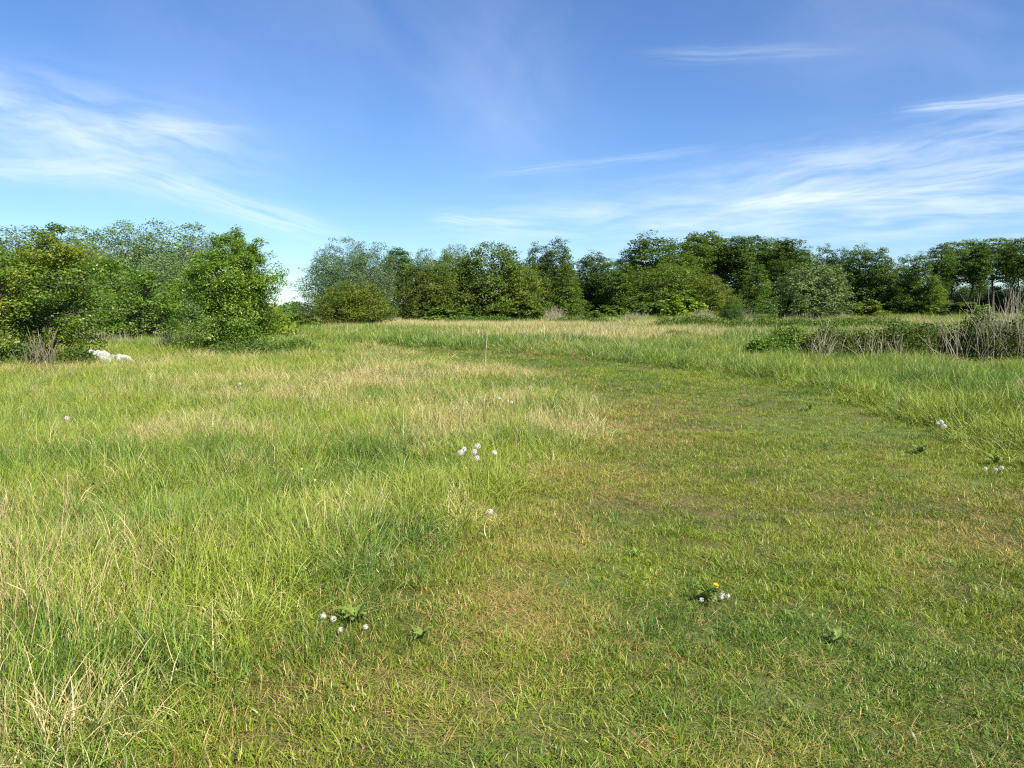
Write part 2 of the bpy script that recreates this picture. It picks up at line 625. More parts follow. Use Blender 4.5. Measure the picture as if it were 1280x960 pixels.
def looks(x, y):
    """track distance, dead share, hue and lushness of the sward at each point"""
    td = track_dist(x, y) + (vnoise(x, y, 1.1, 3, 3) - 0.5) * 0.6 * sstep(y, 1, 6)
    n1, n2, n3 = vnoise(x, y, 3.2, 51, 4), vnoise(x, y, 0.9, 53, 3), vnoise(x, y, 9, 57, 3)
    left = sstep(-td, -0.1, 0.6) * (x < track_mid(y))
    n4 = vnoise(x, y, 0.42, 59, 2)
    tone = 0.14 + (n1 - 0.5) * 1.2 + (n2 - 0.5) * 1.0 + (n4 - .5) * .7
    hue = 0.54 + (n3 - 0.5) * 1.1 + (vnoise(x, y, 0.75, 61, 3) - 0.5) * 1.6
    # dry straw patches
    for px, py, rx, ry, a in [(680, 540, 1.4, 1.2, .24), (640, 500, 2.2, 2.0, .14), (120, 800, .4, .5, .1), (300, 680, .7, .6, .1), (540, 480, 3, 3, .2),
                              (440, 470, 3, 2.6, .2), (430, 640, .6, .5, .5), (230, 560, 1.6, 1.2, .1), (700, 700, .55, .6, .45), (700, 790, .5, .35, .4),
                              (720, 640, .7, .6, .3), (560, 870, .6, .35, .25), (640, 905, .7, .3, .25), (650, 760, .5, .3, .3), (880, 930, .5, .3, .2), (1240, 700, .7, .7, .2),
                              (800, 545, 1.1, 1.4, .55), (760, 600, .9, .7, .45), (640, 690, .7, .4, .3), (1130, 520, 1.2, .8, .15), (600, 650, .8, .5, .35), (120, 905, .4, .3, .3), (330, 760, .3, .3, .3)]:
        tone = tone + a * blob(x, y, px, py, rx, ry)
    # fresh green patches
    for px, py, rx, ry, a in [(40, 520, 3, 2.4, .35), (300, 560, 2.4, 1.2, .25), (150, 600, 1.2, .8, .3), (330, 620, .8, .7, .3), (60, 720, 1.0, .7, .22), (60, 830, .9, .6, .28), (180, 760, .7, .5, .12), (560, 590, .8, .7, .15),
                              (950, 560, 2.0, 1.8, .15), (930, 700, .8, .7, .25), (1100, 480, 5, 1.6, .5), (1200, 520, 2.6, 1.6, .5), (300, 940, .6, .25, .35),
                              (720, 880, .5, .3, .2), (900, 780, .5, .4, .2), (560, 800, .5, .3, .25), (860, 455, 7, 2.4, .35)]:
        tone = tone - a * blob(x, y, px, py, rx, ry)
    for px, py, rx, ry, a in [(320, 590, 1.5, .7, -.2), (150, 640, 1, .6, -.15), (420, 560, 1.2, 1.0, -.2), (350, 440, 4, 2.5, -.5), (1150, 490, 1.0, .8, -.55),
                              (680, 545, .6, .5, -.2), (20, 530, 2, 2, .35), (250, 950, .7, .3, .35), (760, 520, 1.5, 1.4, .25), (650, 690, .9, .8, .3),
                              (1220, 900, .8, .5, -.25), (900, 600, 2, 1.5, .12)]:
        hue = hue + a * blob(x, y, px, py, rx, ry)
    return td, left, np.clip(tone, 0.02, 0.95), np.clip(hue, 0.0, 1.0), n1, n2


_ty = np.linspace(0, 40, 60)


def track_mid(y):
    """x of the middle of the track at each y"""
    l = np.array([gp(*p) for p in EDGE_L[1:8]])
    r_ = np.array([gp(*p) for p in EDGE_R[::-1][2:9]])
    k, k2 = np.argsort(l[:, 1]), np.argsort(r_[:, 1])
    return 0.5 * (np.interp(y, l[k, 1], l[k, 0]) + np.interp(y, r_[k2, 1], r_[k2, 0]))


def put(xy, hs, ws, jit=0.18):
    n = len(xy)
    pts = np.stack([xy[:, 0], xy[:, 1], gz(xy[:, 0], xy[:, 1])], 1)
    rot = np.stack([rng.normal(0, jit, n), rng.normal(0, jit, n), rng.uniform(0, 6.283, n)], 1)
    scl = np.stack([ws, ws, hs], 1)
    return pts, rot, scl


TURF = protos("turf_tuft", 8, n=60, r=0.105, h=(0.022, 0.082), wid=(0.0025, 0.0052), lean=(0.95, 0.45), bend=(1.0, 0.5), seed=11)
M_TURF = grass_mat("turf_blades", (0.048, 0.102, 0.010), (0.125, 0.215, 0.018), (0.190, 0.245, 0.018), (0.28, 0.185, 0.055), (0.48, 0.36, 0.13))
for o_ in TURF:
    o_.data.materials[0] = M_TURF
THATCH = protos("thatch_tuft", 5, n=60, r=0.13, h=(0.05, 0.17), wid=(0.002, 0.0038), lean=(1.38, 0.2), bend=(0.3, 0.3), seed=101)
for o_ in THATCH:
    o_.data.materials[0] = M_TURF
MEADOW = protos("meadow_tuft", 8, n=50, r=0.11, h=(0.08, 0.38), wid=(0.003, 0.007), lean=(0.36, 0.3), bend=(0.95, 0.6), seed=211, segs=4)
STRAW = protos("straw_tuft", 5, n=9, r=0.12, h=(0.2, 0.46), wid=(0.0016, 0.003), lean=(0.25, 0.2), bend=(0.35, 0.3), seed=311, segs=4, head=0.06)
LUSH = protos("lush_tuft", 6, n=46, r=0.14, h=(0.16, 0.66), wid=(0.006, 0.013), lean=(0.22, 0.18), bend=(0.9, 0.5), seed=411, segs=4)
FAR = protos("far_tuft", 6, n=60, r=0.42, h=(0.18, 0.62), wid=(0.012, 0.028), lean=(0.25, 0.2), bend=(0.6, 0.4), seed=511)
FARDRY = protos("far_dry_tuft", 5, n=42, r=0.40, h=(0.30, 0.80), wid=(0.008, 0.02), lean=(0.2, 0.16), bend=(0.4, 0.3), seed=611)

# mown turf: the track itself, and the short under-storey everywhere near
xy = field([(-1.5, 5, 290), (5, 10, 170), (10, 20, 60), (20, 36, 26)])
td, left, tone, hue, n1, n2 = looks(xy[:, 0], xy[:, 1])
y_ = xy[:, 1]
keep = (td > -0.5) & (rng.uniform(0, 1, len(xy)) < 0.45 + 0.75 * vnoise(xy[:, 0], xy[:, 1], 0.45, 71, 2))
for px, py, rx, ry in [(800, 640, .5, .22), (780, 585, .5, .3), (690, 720, .35, .2), (640, 770, .3, .15), (880, 635, .4, .15), (1180, 720, .4, .25), (560, 850, .25, .12), (800, 930, .25, .1), (1040, 860, .3, .12)]:
    keep &= rng.uniform(0, 1, len(xy)) > .75 * blob(xy[:, 0], xy[:, 1], px, py, rx, ry)
hs = (0.75 + 0.9 * n2) * (1 + 0.9 * sstep(-td, -0.7, 0.3)) * (1 + 0.4 * sstep(y_, 8, 25))
ws = 0.85 + 0.4 * rng.uniform(0, 1, len(xy)) + 1.0 * sstep(y_, 8, 26)
brown = sstep(1.3 - td, 0.0, 1.3) * (xy[:, 0] < track_mid(y_)) * 0.24
k = keep
scatter("mown_grass", *put(xy[k], hs[k], ws[k], 0.15), np.clip(tone * .5 - .05 + brown, 0, .8)[k], np.clip(hue + 0.08, 0, 1)[k], TURF,
        "short mown grass of the track curving from the foreground to the left")

# fallen dead blades on the track
xy = field([(-1.5, 5, 230), (5, 10, 120), (10, 20, 34)])
td, left, tone, hue, n1, n2 = looks(xy[:, 0], xy[:, 1])
brown_t = sstep(1.3 - td, 0.0, 1.3) * (xy[:, 0] < track_mid(xy[:, 1])) * 0.2
k = (td > -1.2) & (rng.uniform(0, 1, len(xy)) < 0.42 + 1.5 * (tone - 0.1))
scatter("thatch", *put(xy[k], np.full(k.sum(), 1.0), 0.8 + 0.5 * rng.uniform(0, 1, k.sum()), 0.05),
        np.clip(0.30 + 0.75 * tone + brown_t, 0, 1)[k], hue[k], THATCH, "dead straw coloured blades lying flat between the mown grass")

# the uncut meadow on the left and beyond
xy = field([(-1.5, 5, 130), (5, 10, 95), (10, 20, 52), (20, 34, 22)])
td, left, tone, hue, n1, n2 = looks(xy[:, 0], xy[:, 1])
y_ = xy[:, 1]
edge = sstep(-td, -0.08, 0.6)
right = (xy[:, 0] > track_mid(y_)) & (td < 0)
k = (td < 0.08) & ~(right & (td < -0.9)) & (rng.uniform(0, 1, len(xy)) < 0.35 + 0.65 * edge)
hs = (0.30 + 0.80 * edge) * (0.35 + 1.4 * vnoise(xy[:, 0], xy[:, 1], 0.55, 81, 2)) * (0.75 + 0.5 * n1) * rng.uniform(.75, 1.3, len(xy)) * (1 - .6 * sstep(y_, 9, 17) * np.exp(np.minimum(td, 0) / 2.2))
ws = 0.8 + 0.45 * rng.uniform(0, 1, len(xy)) + 0.8 * sstep(y_, 8, 26)
scatter("meadow_grass", *put(xy[k], hs[k], ws[k]), np.clip(tone + 0.05, 0, .95)[k], hue[k], MEADOW,
        "knee high mixed meadow grass left of the mown track")

xy = field([(-1.5, 5, 6), (5, 12, 6), (12, 34, 6)])
td, left, tone, hue, n1, n2 = looks(xy[:, 0], xy[:, 1])
k = (td < -0.1) & (rng.uniform(0, 1, len(xy)) < np.clip(1.0 * (tone - 0.14), 0.03, .7)) & ~((xy[:, 0] > track_mid(xy[:, 1])) & (rng.uniform(0, 1, len(xy)) < .7))
edge = sstep(-td, 0.0, 1.5)
scatter("straw_stems", *put(xy[k], ((0.45 + 0.5 * edge * rng.uniform(.4, 1.2, len(xy))) * (.7 + .3 * sstep(xy[:, 1], 4, 9)))[k], rng.uniform(.8, 1.5, k.sum())),
        np.full(k.sum(), .95), hue[k], STRAW, "thin dry straw stems with seed heads standing in the meadow")

# lush verge on the right and beyond the bend
xy = field([(4, 12, 60), (12, 20, 42), (20, 34, 26), (34, 46, 10)])
td, left, tone, hue, n1, n2 = looks(xy[:, 0], xy[:, 1])
y_ = xy[:, 1]
right = (xy[:, 0] > track_mid(y_)) | (y_ > 26)
k = right & (td < -0.05) & (rng.uniform(0, 1, len(xy)) < 0.3 + 0.7 * sstep(-td, 0, 1.0))
edge = sstep(-td, 0.0, 0.8)
hs = (0.26 + 0.58 * edge) * (0.3 + 1.45 * vnoise(xy[:, 0], xy[:, 1], 0.9, 91, 2))
ws = 0.8 + 0.4 * rng.uniform(0, 1, len(xy)) + 0.6 * sstep(y_, 14, 34)
scatter("verge_grass", *put(xy[k], hs[k], ws[k]), np.clip(tone * 0.55 - 0.04, 0.0, .9)[k], np.clip(hue * .8 + 0.2, 0, 1)[k], LUSH,
        "tall lush green grass on the right verge and beyond the bend")

# the far meadow up to the trees
xy = field([(30, 50, 5.5), (50, 80, 3.2), (80, 185, 1.5)])
x_, y_ = xy[:, 0], xy[:, 1]
td = track_dist(x_, y_)
drift = vnoise(x_, y_ * 2.2, 26, 121, 4)
d2 = vnoise(x_, y_, 6, 123, 3)
dry = 0.12 + 0.9 * (drift - 0.5) + 0.5 * (d2 - 0.5)
for px, py, rx, ry, a in [(720, 424, 9, 8, .85), (775, 430, 6, 5, .8), (640, 408, 22, 14, .55), (560, 405, 14, 16, .35), (480, 404, 10, 14, .35), (1230, 396, 30, 25, .5), (1180, 405, 14, 14, .2),
                          (1000, 397, 25, 25, .25)]:
    dry = dry + a * blob(x_, y_, px, py, rx, ry)
for px, py, rx, ry, a in [(560, 430, 14, 5, .5), (880, 412, 14, 12, .5), (950, 430, 8, 7, .4), (1080, 410, 12, 14, .4), (400, 418, 10, 10, .35), (650, 436, 14, 4, .5)]:
    dry = dry - a * blob(x_, y_, px, py, rx, ry)
hue = np.clip(0.45 + 0.9 * (vnoise(x_, y_, 30, 131, 3) - 0.5) + 0.06, 0, 1)
u = rng.uniform(0, 1, len(xy))
isdry = u < np.clip(dry, 0.02, .8)
k = (td < -0.3) & ~isdry
hs = (0.2 + 1.7 * vnoise(x_, y_, 2.5, 141, 3)) * (1 + 1.3 * sstep(y_, 75, 100) * vnoise(x_, y_, 5, 151, 2))
scatter("far_meadow_grass", *put(xy[k], hs[k], 0.9 + 0.5 * u[k], .12), np.clip(dry * 0.7, 0.05, .8)[k], hue[k], FAR,
        "distant green meadow grass reaching to the foot of the trees")
k = (td < -0.3) & isdry
scatter("far_dry_grass", *put(xy[k], (0.7 + 0.8 * d2)[k], 0.9 + 0.5 * rng.uniform(0, 1, k.sum()), .1), np.full(k.sum(), .72), hue[k], FARDRY,
        "bands of dry beige grass in the distant meadow")


# ------------------------------------------------------------------ trees and shrubs
def tubes(paths, sides=5):
    """paths: list of (points (n,3), radii (n,)) -> one mesh's verts and quads"""
    V_, F_, off = [], [], 0
    a = np.linspace(0, 2 * math.pi, sides, endpoint=False)
    for pts, rr in paths:
        pts = np.asarray(pts, float)
        n = len(pts)
        d = np.gradient(pts, axis=0)
        d /= np.linalg.norm(d, axis=1)[:, None] + 1e-9
        ref = np.where(np.abs(d[:, 2:3]) > 0.9, [[1.0, 0, 0]], [[0, 0, 1.0]])
        s = np.cross(d, ref)
        s /= np.linalg.norm(s, axis=1)[:, None] + 1e-9
        t_ = np.cross(d, s)
        ring = pts[:, None, :] + np.asarray(rr)[:, None, None] * (np.cos(a)[None, :, None] * s[:, None, :] + np.sin(a)[None, :, None] * t_[:, None, :])
        V_.append(ring.reshape(-1, 3))
        i_ = np.arange(n - 1)[:, None] * sides
        j_ = np.arange(sides)[None, :]
        F_.append(off + np.stack([i_ + j_, i_ + (j_ + 1) % sides, i_ + sides + (j_ + 1) % sides, i_ + sides + j_], -1).reshape(-1, 4))
        off += n * sides
    return np.concatenate(V_), [np.concatenate(F_)]


def leaf_cards(centres, per, rad3, size, g, up=0.6, ratio=0.62, droop=0.0, outw=0.0):
    n = len(centres) * per
    c = np.repeat(centres, per, axis=0)
    off = g.normal(0, 1, (n, 3))
    off /= np.maximum(1.0, np.linalg.norm(off, axis=1) / 1.5)[:, None]
    p = c + off * np.asarray(rad3)
    nrm = g.normal(0, 1, (n, 3)) + np.array([0, 0, up]) * 1.5
    if outw:
        mid = centres.mean(0) * [1, 1, .8]
        ov = (p - mid) / (np.ptp(centres, axis=0) * .5 + 1e-6)
        nrm = nrm + outw * ov / (np.linalg.norm(ov, axis=1)[:, None] + .15)
    nrm /= np.linalg.norm(nrm, axis=1)[:, None]
    ax = g.normal(0, 1, (n, 3)) + np.array([0, 0, -droop])
    ax -= (ax * nrm).sum(1)[:, None] * nrm
    ax /= np.linalg.norm(ax, axis=1)[:, None] + 1e-9
    bx = np.cross(nrm, ax)
    s = size * g.uniform(0.6, 1.35, n)[:, None]
    V_ = np.stack([p - ax * s * 0.5, p + bx * s * ratio * 0.5 - ax * s * 0.05, p + ax * s * 0.5, p - bx * s * ratio * 0.5 - ax * s * 0.05], 1)
    r = np.clip(np.repeat(g.uniform(0, 1, len(centres)), per) * 0.45 + g.uniform(0, 1, n) * 0.55, 0, 1)
    return V_.reshape(-1, 3), np.arange(n * 4).reshape(-1, 4), np.repeat(r, 4)


def curve_pts(p0, d0, L, n, g, wob=0.1, gravity=0.0):
    p, d = np.array(p0, float), np.array(d0, float)
    out = [p.copy()]
    for k in range(n):
        d = d + g.normal(0, wob, 3) + np.array([0, 0, -gravity])
        d /= np.linalg.norm(d)
        p = p + d * L / n
        out.append(p.copy())
    return np.array(out)


def grow(seed, H=10, cb=0.15, Rr=3.0, prof=((0, .6), (.3, 1), (1, .05)), nb=60, elev=(5, 60), ncl=5, twigs=2, clump=(.4, .4, .22),
         per=30, leaf=0.25, stems=1, spread=0.0, trunk_r=0.16, wob=0.06, grav=0.02, up=0.5, droop=0., gap=0.0, inner=.35, ratio=.62):
    """a plant: stems with limbs (one tube list per stem) and a cloud of leaf clumps on its twigs"""
    g = np.random.default_rng(seed)
    stem_paths, cl, cr = [], [], []
    for s in range(stems):
        a = s * 2.4 + g.uniform(0, 1)
        sp = spread * (0.25 + 0.75 * (s + 0.5) / stems) if stems > 1 else 0.0
        b0 = np.array([math.cos(a), math.sin(a), 0]) * (0.02 * H * (stems > 1)) * g.uniform(.4, 1.4)
        hh = H * (1 - 0.3 * (sp / max(spread, 1e-6)) ** 2 if stems > 1 else 1) * (g.uniform(.86, 1.0) if s else 1)
        d0 = np.array([math.cos(a) * math.sin(sp), math.sin(a) * math.sin(sp), math.cos(sp)])
        tp = curve_pts(b0 - [0, 0, .1], d0, hh, 10, g, wob * .6, -0.03 if sp else 0)
        tr = trunk_r / math.sqrt(stems) * np.linspace(1, .08, 11) ** 0.9
        paths = [(tp, tr)]
        nbs = nb // stems
        for b in range(nbs):
            t = cb + (1 - cb) * ((b + g.uniform(0, 1)) / nbs) ** 0.9
            fr = (t - cb) / (1 - cb)
            pr = np.interp(fr, [q[0] for q in prof], [q[1] for q in prof])
            L = Rr * pr * (.42 + .78 * g.beta(1.8, 1.5)) * (.8 + .45 * float(vnoise(np.array([b * 2.4 % 6.283]), np.array([fr * 5]), 1.5, seed, 1)[0])) / (1.35 if stems > 1 else 1)
            if g.uniform() < gap or L < 0.05:
                continue
            az = b * 2.39996 + g.normal(0, .35)
            el = R(elev[0] + (elev[1] - elev[0]) * fr + g.normal(0, 9))
            i0 = t * 10
            k = int(min(i0, 9))
            p0 = tp[k] + (tp[k + 1] - tp[k]) * (i0 - k)
            d = np.array([math.cos(az) * math.cos(el), math.sin(az) * math.cos(el), math.sin(el)])
            bp = curve_pts(p0, d, L, 6, g, wob * 1.4, grav)
            br = np.interp(i0, range(11), tr) * .5 * np.linspace(1, .12, 7)
            paths.append((bp, np.maximum(br, 0.004)))
            for c in range(ncl):
                f = inner + (1 - inner) * (c + g.uniform(0, 1)) / ncl
                i1 = f * 6
                kk = int(min(i1, 5))
                pc = bp[kk] + (bp[kk + 1] - bp[kk]) * (i1 - kk)
                cl.append(pc)
                cr.append(1 - .35 * fr)
                for tw in range(twigs):
                    dv = g.normal(0, 1, 3) * [1, 1, .45]
                    dv /= np.linalg.norm(dv) + 1e-9
                    tl = L * g.uniform(.12, .38)
                    e = pc + dv * tl
                    cl.append(e)
                    cr.append(.95 - .35 * fr)
                    if tw == 0:
                        paths.append((np.array([pc, (pc + e) / 2 + g.normal(0, .02, 3) * tl, e]), np.array([.5, .35, .2]) * max(.012, br[kk])))
        cl.append(tp[-1])
        cr.append(.3)
        stem_paths.append(paths)
    cl, cr = np.array(cl), np.array(cr)
    cr = cr[cl[:, 2] > 0.12]
    cl = cl[cl[:, 2] > 0.12]
    lv, lf, lr = leaf_cards(cl, per, np.repeat(cr, per)[:, None] * np.array(clump), leaf, g, up, ratio, droop, .8)
    ok = lv.reshape(-1, 4, 3)[:, :, 2].min(1) > 0.0
    lv = lv.reshape(-1, 4, 3)[ok].reshape(-1, 3)
    lr = lr.reshape(-1, 4)[ok].ravel()
    lf = np.arange(len(lv)).reshape(-1, 4)
    top = np.percentile(lv[:, 2], 99.9)
    width = np.percentile(np.abs(lv[:, :2]), 98) * 2
    return stem_paths, lv, lf, lr, top, width


def mass(seed, H=14, cb=.05, Rr=3.4, prof=((0, .7), (.4, 1), (1, .1)), n=520, subs=4, off=.45, hvar=(.78, .98), clump=(.34, .34, .22), per=22, leaf=.2, stems=1, spread=.3,
         trunk_r=.2, lobes=16, amp=.55, shell=(3.0, 1.1), limb=9, up=.25, outw=1.2, droop=.3, ratio=.62):
    """a tree of rounded sub-crowns whose bumpy shells carry the leaf clumps; limbs reach out to the clumps"""
    g = np.random.default_rng(seed)
    pz, pv = [q[0] for q in prof], [q[1] for q in prof]
    crowns = [(0.0, 0.0, H, Rr)]
    for k in range(subs):
        a, r_ = k * 2.4 + g.uniform(0, 1), Rr * off * g.uniform(.6, 1.2)
        crowns.append((r_ * math.cos(a), r_ * math.sin(a), H * g.uniform(*hvar), Rr * g.uniform(.5, .75)))
    wts = np.array([c[3] ** 1.6 * c[2] for c in crowns])
    cl = []
    for (ox, oy, top, rr), m_ in zip(crowns, (n * wts / wts.sum()).astype(int)):
        la, lt = g.uniform(0, 6.283, lobes), g.uniform(0.05, .95, lobes)
        tt = np.interp(g.uniform(0, 1, m_), np.cumsum(np.interp(np.linspace(0, 1, 60), pz, pv)) / np.sum(np.interp(np.linspace(0, 1, 60), pz, pv)), np.linspace(0, 1, 60))
        az = g.uniform(0, 6.283, m_)
        da = np.abs((az[:, None] - la[None, :] + math.pi) % (2 * math.pi) - math.pi)
        bump = np.exp(-(da / .55) ** 2 - ((tt[:, None] - lt[None, :]) / .10) ** 2).max(1)
        r_ = rr * np.interp(tt, pz, pv) * (1 - amp * .55 + amp * bump) * g.beta(shell[0], shell[1], m_)
        z = top * (cb + (1 - cb) * tt) + g.normal(0, .012, m_) * H - .06 * r_
        cl.append(np.stack([ox + r_ * np.cos(az), oy + r_ * np.sin(az), z], 1))
    cl = np.concatenate(cl)
    cl = cl[(cl[:, 2] > .1) & (cl[:, 2] < H * .985)]
    sp = []
    for s_ in range(stems):
        a = s_ * 2.4 + g.uniform(0, 1)
        tl = spread * g.uniform(.3, 1) if stems > 1 else 0.02
        d0 = np.array([math.cos(a) * math.sin(tl), math.sin(a) * math.sin(tl), math.cos(tl)])
        tp = curve_pts(np.array([math.cos(a), math.sin(a), 0]) * .02 * H * (stems > 1) - [0, 0, .1], d0, H * (.86 if stems == 1 else .72), 10, g, .03, -.02 if stems > 1 else 0)
        tr = trunk_r / math.sqrt(stems) * np.linspace(1, .08, 11)
        paths = [(tp, tr)]
        for c in cl[s_ * 3::limb * stems]:
            if c[2] > .9 * H:
                continue
            hz = min(max(c[2] - .55 * math.hypot(c[0], c[1]) - .03 * H, .08 * H), tp[-1][2] * .97)
            k = int(np.argmin(np.abs(tp[:, 2] - hz)))
            p0 = tp[k]
            mid = (p0 + c) / 2 + [0, 0, -.08 * np.linalg.norm(c - p0)]
            L = np.linalg.norm(c - p0)
            paths.append((np.array([p0, (p0 + mid) / 2 + g.normal(0, .03, 3) * L * .5, mid, (mid + c) / 2 + g.normal(0, .03, 3) * L * .5, c]), np.maximum(tr[k] * .45 * np.linspace(1, .15, 5), .008)))
        sp.append(paths)
    lv, lf, lr = leaf_cards(cl, per, clump, leaf, g, up, ratio, droop, outw)
    ok = lv.reshape(-1, 4, 3)[:, :, 2].min(1) > 0.0
    lv, lr = lv.reshape(-1, 4, 3)[ok].reshape(-1, 3), lr.reshape(-1, 4)[ok].ravel()
    return sp, lv, np.arange(len(lv)).reshape(-1, 4), lr, np.percentile(lv[:, 2], 99.8), np.percentile(np.abs(lv[:, :2]), 98) * 2


class Kind:
    """one build of a plant: its meshes, its real height and width"""
    def __init__(self, name, mat, bark=None, seed=1, split=False, make=None, **kw):
        sp, lv, lf, lr, self.h, self.w = (make or grow)(seed, **kw)
        bark = bark or M_BARK
        self.crown = np_mesh(name + "_crown", lv, [lf], [mat], {'rnd': lr})
        if split:
            self.stems = [np_mesh(name + "_stem", *tubes(p, 5), [bark], smooth=True) for p in sp]
        else:
            self.stems = [np_mesh(name + "_trunk", *tubes([q for p in sp for q in p], 5), [bark], smooth=True)]
        self.stem_name = "stem" if split else "trunk"


def plant(kind, name, px, dist, top, width, color, label, cat="tree", group=None, rz=None, sink=0.0):
    """stand a plant where the photograph shows it: bearing, distance, height of its top, width"""
    x, y, zt = at(px, top, dist)
    z0 = float(gz(x, y)) - sink
    hh = zt - z0
    ww = width * (1.10 if dist > 80 else 1.05) / FPX * dist
    sxy, sz = ww / kind.w, hh / kind.h
    o = empty(name, (x, y, z0), rng.uniform(0, 6.28) if rz is None else rz, (sxy, sxy, sz))
    tag(o, label, cat, group)
    for s in kind.stems:
        obj(kind.stem_name, s, o)
    c = obj("crown", kind.crown, o)
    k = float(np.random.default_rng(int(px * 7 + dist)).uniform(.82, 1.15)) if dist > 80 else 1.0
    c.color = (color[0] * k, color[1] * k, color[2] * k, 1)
    return o


P_ALDER = ((0, .8), (.12, 1), (.35, 1), (.6, .86), (.8, .58), (.92, .32), (1, .06))
P_CONE = ((0, .9), (.15, 1), (.5, .78), (.8, .46), (.92, .28), (1, .1))
P_DOME = ((0, .95), (.3, 1), (.6, .85), (.85, .6), (1, .3))
P_UMB = ((0, .3), (.25, .62), (.55, 1), (.78, .8), (.92, .48), (1, .18))
P_AIRY = ((0, .6), (.2, 1), (.5, .95), (.75, .75), (.9, .5), (1, .2))

P_FULL = ((0, .62), (.1, .9), (.3, 1), (.55, .88), (.75, .64), (.9, .36), (1, .08))
P_SPIRE = ((0, .9), (.12, 1), (.4, .82), (.7, .5), (.9, .22), (1, .05))
P_TOP = ((0, .25), (.25, .55), (.55, 1), (.8, .85), (.93, .5), (1, .12))
P_BROAD = ((0, .92), (.25, 1), (.55, .9), (.8, .64), (.93, .38), (1, .12))
dense = [Kind("dense_tree", M_LEAF, seed=s, make=mass, H=14, cb=.03, Rr=3.3, prof=P_FULL, n=1050, subs=5, per=26, leaf=.22, trunk_r=.22) for s in (1, 2, 3, 4, 5)]
cone = [Kind("cone_tree", M_LEAF, seed=s, make=mass, H=12, cb=.02, Rr=3.2, prof=P_SPIRE, n=1000, subs=2, off=.3, hvar=(.7, .9), per=25, leaf=.20, clump=(.31, .31, .19), trunk_r=.2) for s in (11, 12, 13)]
slender = [Kind("slender_tree", M_LEAF, seed=s, make=mass, H=17, cb=.34, Rr=2.4, prof=P_TOP, n=620, subs=2, off=.4, hvar=(.82, .97), per=26, leaf=.23, trunk_r=.22, amp=.7, limb=6) for s in (21, 22, 23, 24)]
thin_k = [Kind("thin_tree", M_LEAF, seed=s, make=mass, H=18, cb=.46, Rr=2.0, prof=P_TOP, n=270, subs=2, off=.45, hvar=(.85, .98), per=26, leaf=.23, clump=(.36, .36, .2), trunk_r=.14, amp=.8, limb=4) for s in (25, 26, 27, 28)]
airy = [Kind("airy_tree", M_AIRY, M_BARK_PALE, seed=s, make=mass, H=10, cb=.04, Rr=2.6, prof=P_BROAD, n=1150, subs=5, off=.5, hvar=(.8, .98), per=24, leaf=.12, clump=(.23, .23, .20), trunk_r=.14,
             stems=3, spread=.3, amp=.7, limb=4, up=.1, outw=.6) for s in (31, 32, 33)]
dome = [Kind("dome_shrub", M_LEAF, seed=s, make=mass, H=7, cb=.01, Rr=3.3, prof=P_BROAD, n=1250, subs=6, off=.5, hvar=(.74, .97), per=25, leaf=.15, clump=(.23, .23, .17), trunk_r=.2,
             stems=5, spread=.5, amp=.5) for s in (41, 42, 43)]
round_k = Kind("round_bush", M_LEAF, seed=51, split=True, make=mass, H=3.3, cb=.06, Rr=2.3, prof=((0, .78), (.2, .98), (.45, 1), (.7, .85), (.87, .6), (1, .25)), n=1200, subs=3, off=.3, hvar=(.82, .95),
               per=28, leaf=.09, clump=(.17, .17, .12), trunk_r=.16, stems=7, spread=.8, amp=.32, shell=(4, 1))
bush = [Kind("low_bush", M_LEAF, seed=s, H=2.4, cb=.05, Rr=1.4, prof=P_DOME, nb=60, elev=(5, 65), ncl=4, twigs=1, clump=(.26, .26, .2), per=14, leaf=.2,
             trunk_r=.06, stems=5, spread=.7) for s in (61, 62)]
pale_k = Kind("pale_tree", M_LEAF_PALE, seed=71, make=mass, H=9, cb=.14, Rr=4.0, prof=P_BROAD, n=900, subs=5, off=.5, hvar=(.78, .98), per=24, leaf=.20, clump=(.28, .28, .2), trunk_r=.2, amp=.6)
plum_k = Kind("plum_shrub", M_LEAF_YOUNG, seed=81, H=4.1, cb=.28, Rr=1.75, prof=((0, .6), (.3, 1), (.7, .9), (1, .3)), nb=150, elev=(5, 68), ncl=5, twigs=2,
              clump=(.15, .15, .11), per=26, leaf=.056, trunk_r=.13, stems=7, spread=.55, split=True, gap=.12)
thorn_k = Kind("thorn_shrub", M_LEAF_NEAR, seed=93, H=4.6, cb=.05, Rr=1.9, prof=P_DOME, nb=230, elev=(0, 62), ncl=5, twigs=2, clump=(.18, .18, .12), per=27, leaf=.066,
               trunk_r=.15, stems=9, spread=.5, split=True, gap=.08)
open_k = Kind("open_shrub", M_LEAF_NEAR, seed=101, H=3.3, cb=.22, Rr=1.8, prof=P_DOME, nb=90, elev=(5, 58), ncl=5, twigs=2, clump=(.18, .18, .1), per=22, leaf=.068,
              trunk_r=.15, stems=4, spread=.7, split=True, gap=.1)

# --- the three shrubs on the left
plant(plum_k, "leafy_shrub", 30, 20.8, 277, 165, (1.22, 1.34, .92), "tall shrub with reddish and yellow green leaves above the bundle of dead sticks", "shrub", rz=.6)
plant(open_k, "leafy_shrub", 166, 32, 322, 125, (1.2, 1.2, .95), "open dark stemmed shrub standing behind the white rubble between two bigger shrubs", "shrub", rz=2.0)
plant(thorn_k, "leafy_shrub", 287, 27, 285, 104, (1.5, 1.4, .95), "bright green dense shrub at the right end of the left hand shrubs", "shrub", rz=1.0)
plant(bush[0], "low_bush", 338, 36, 384, 50, (1.9, 1.75, .9), "small yellow green bush leaning out right of the bright green shrub", "bush")
plant(bush[1], "low_bush", 372, 70, 390, 30, (.9, .9, .9), "small dark bush in the gap left of the round bush", "bush")
plant(bush[0], "low_bush", 388, 62, 398, 30, (1.2, 1.2, .8), "low green bush at the left foot of the round bush", "bush")

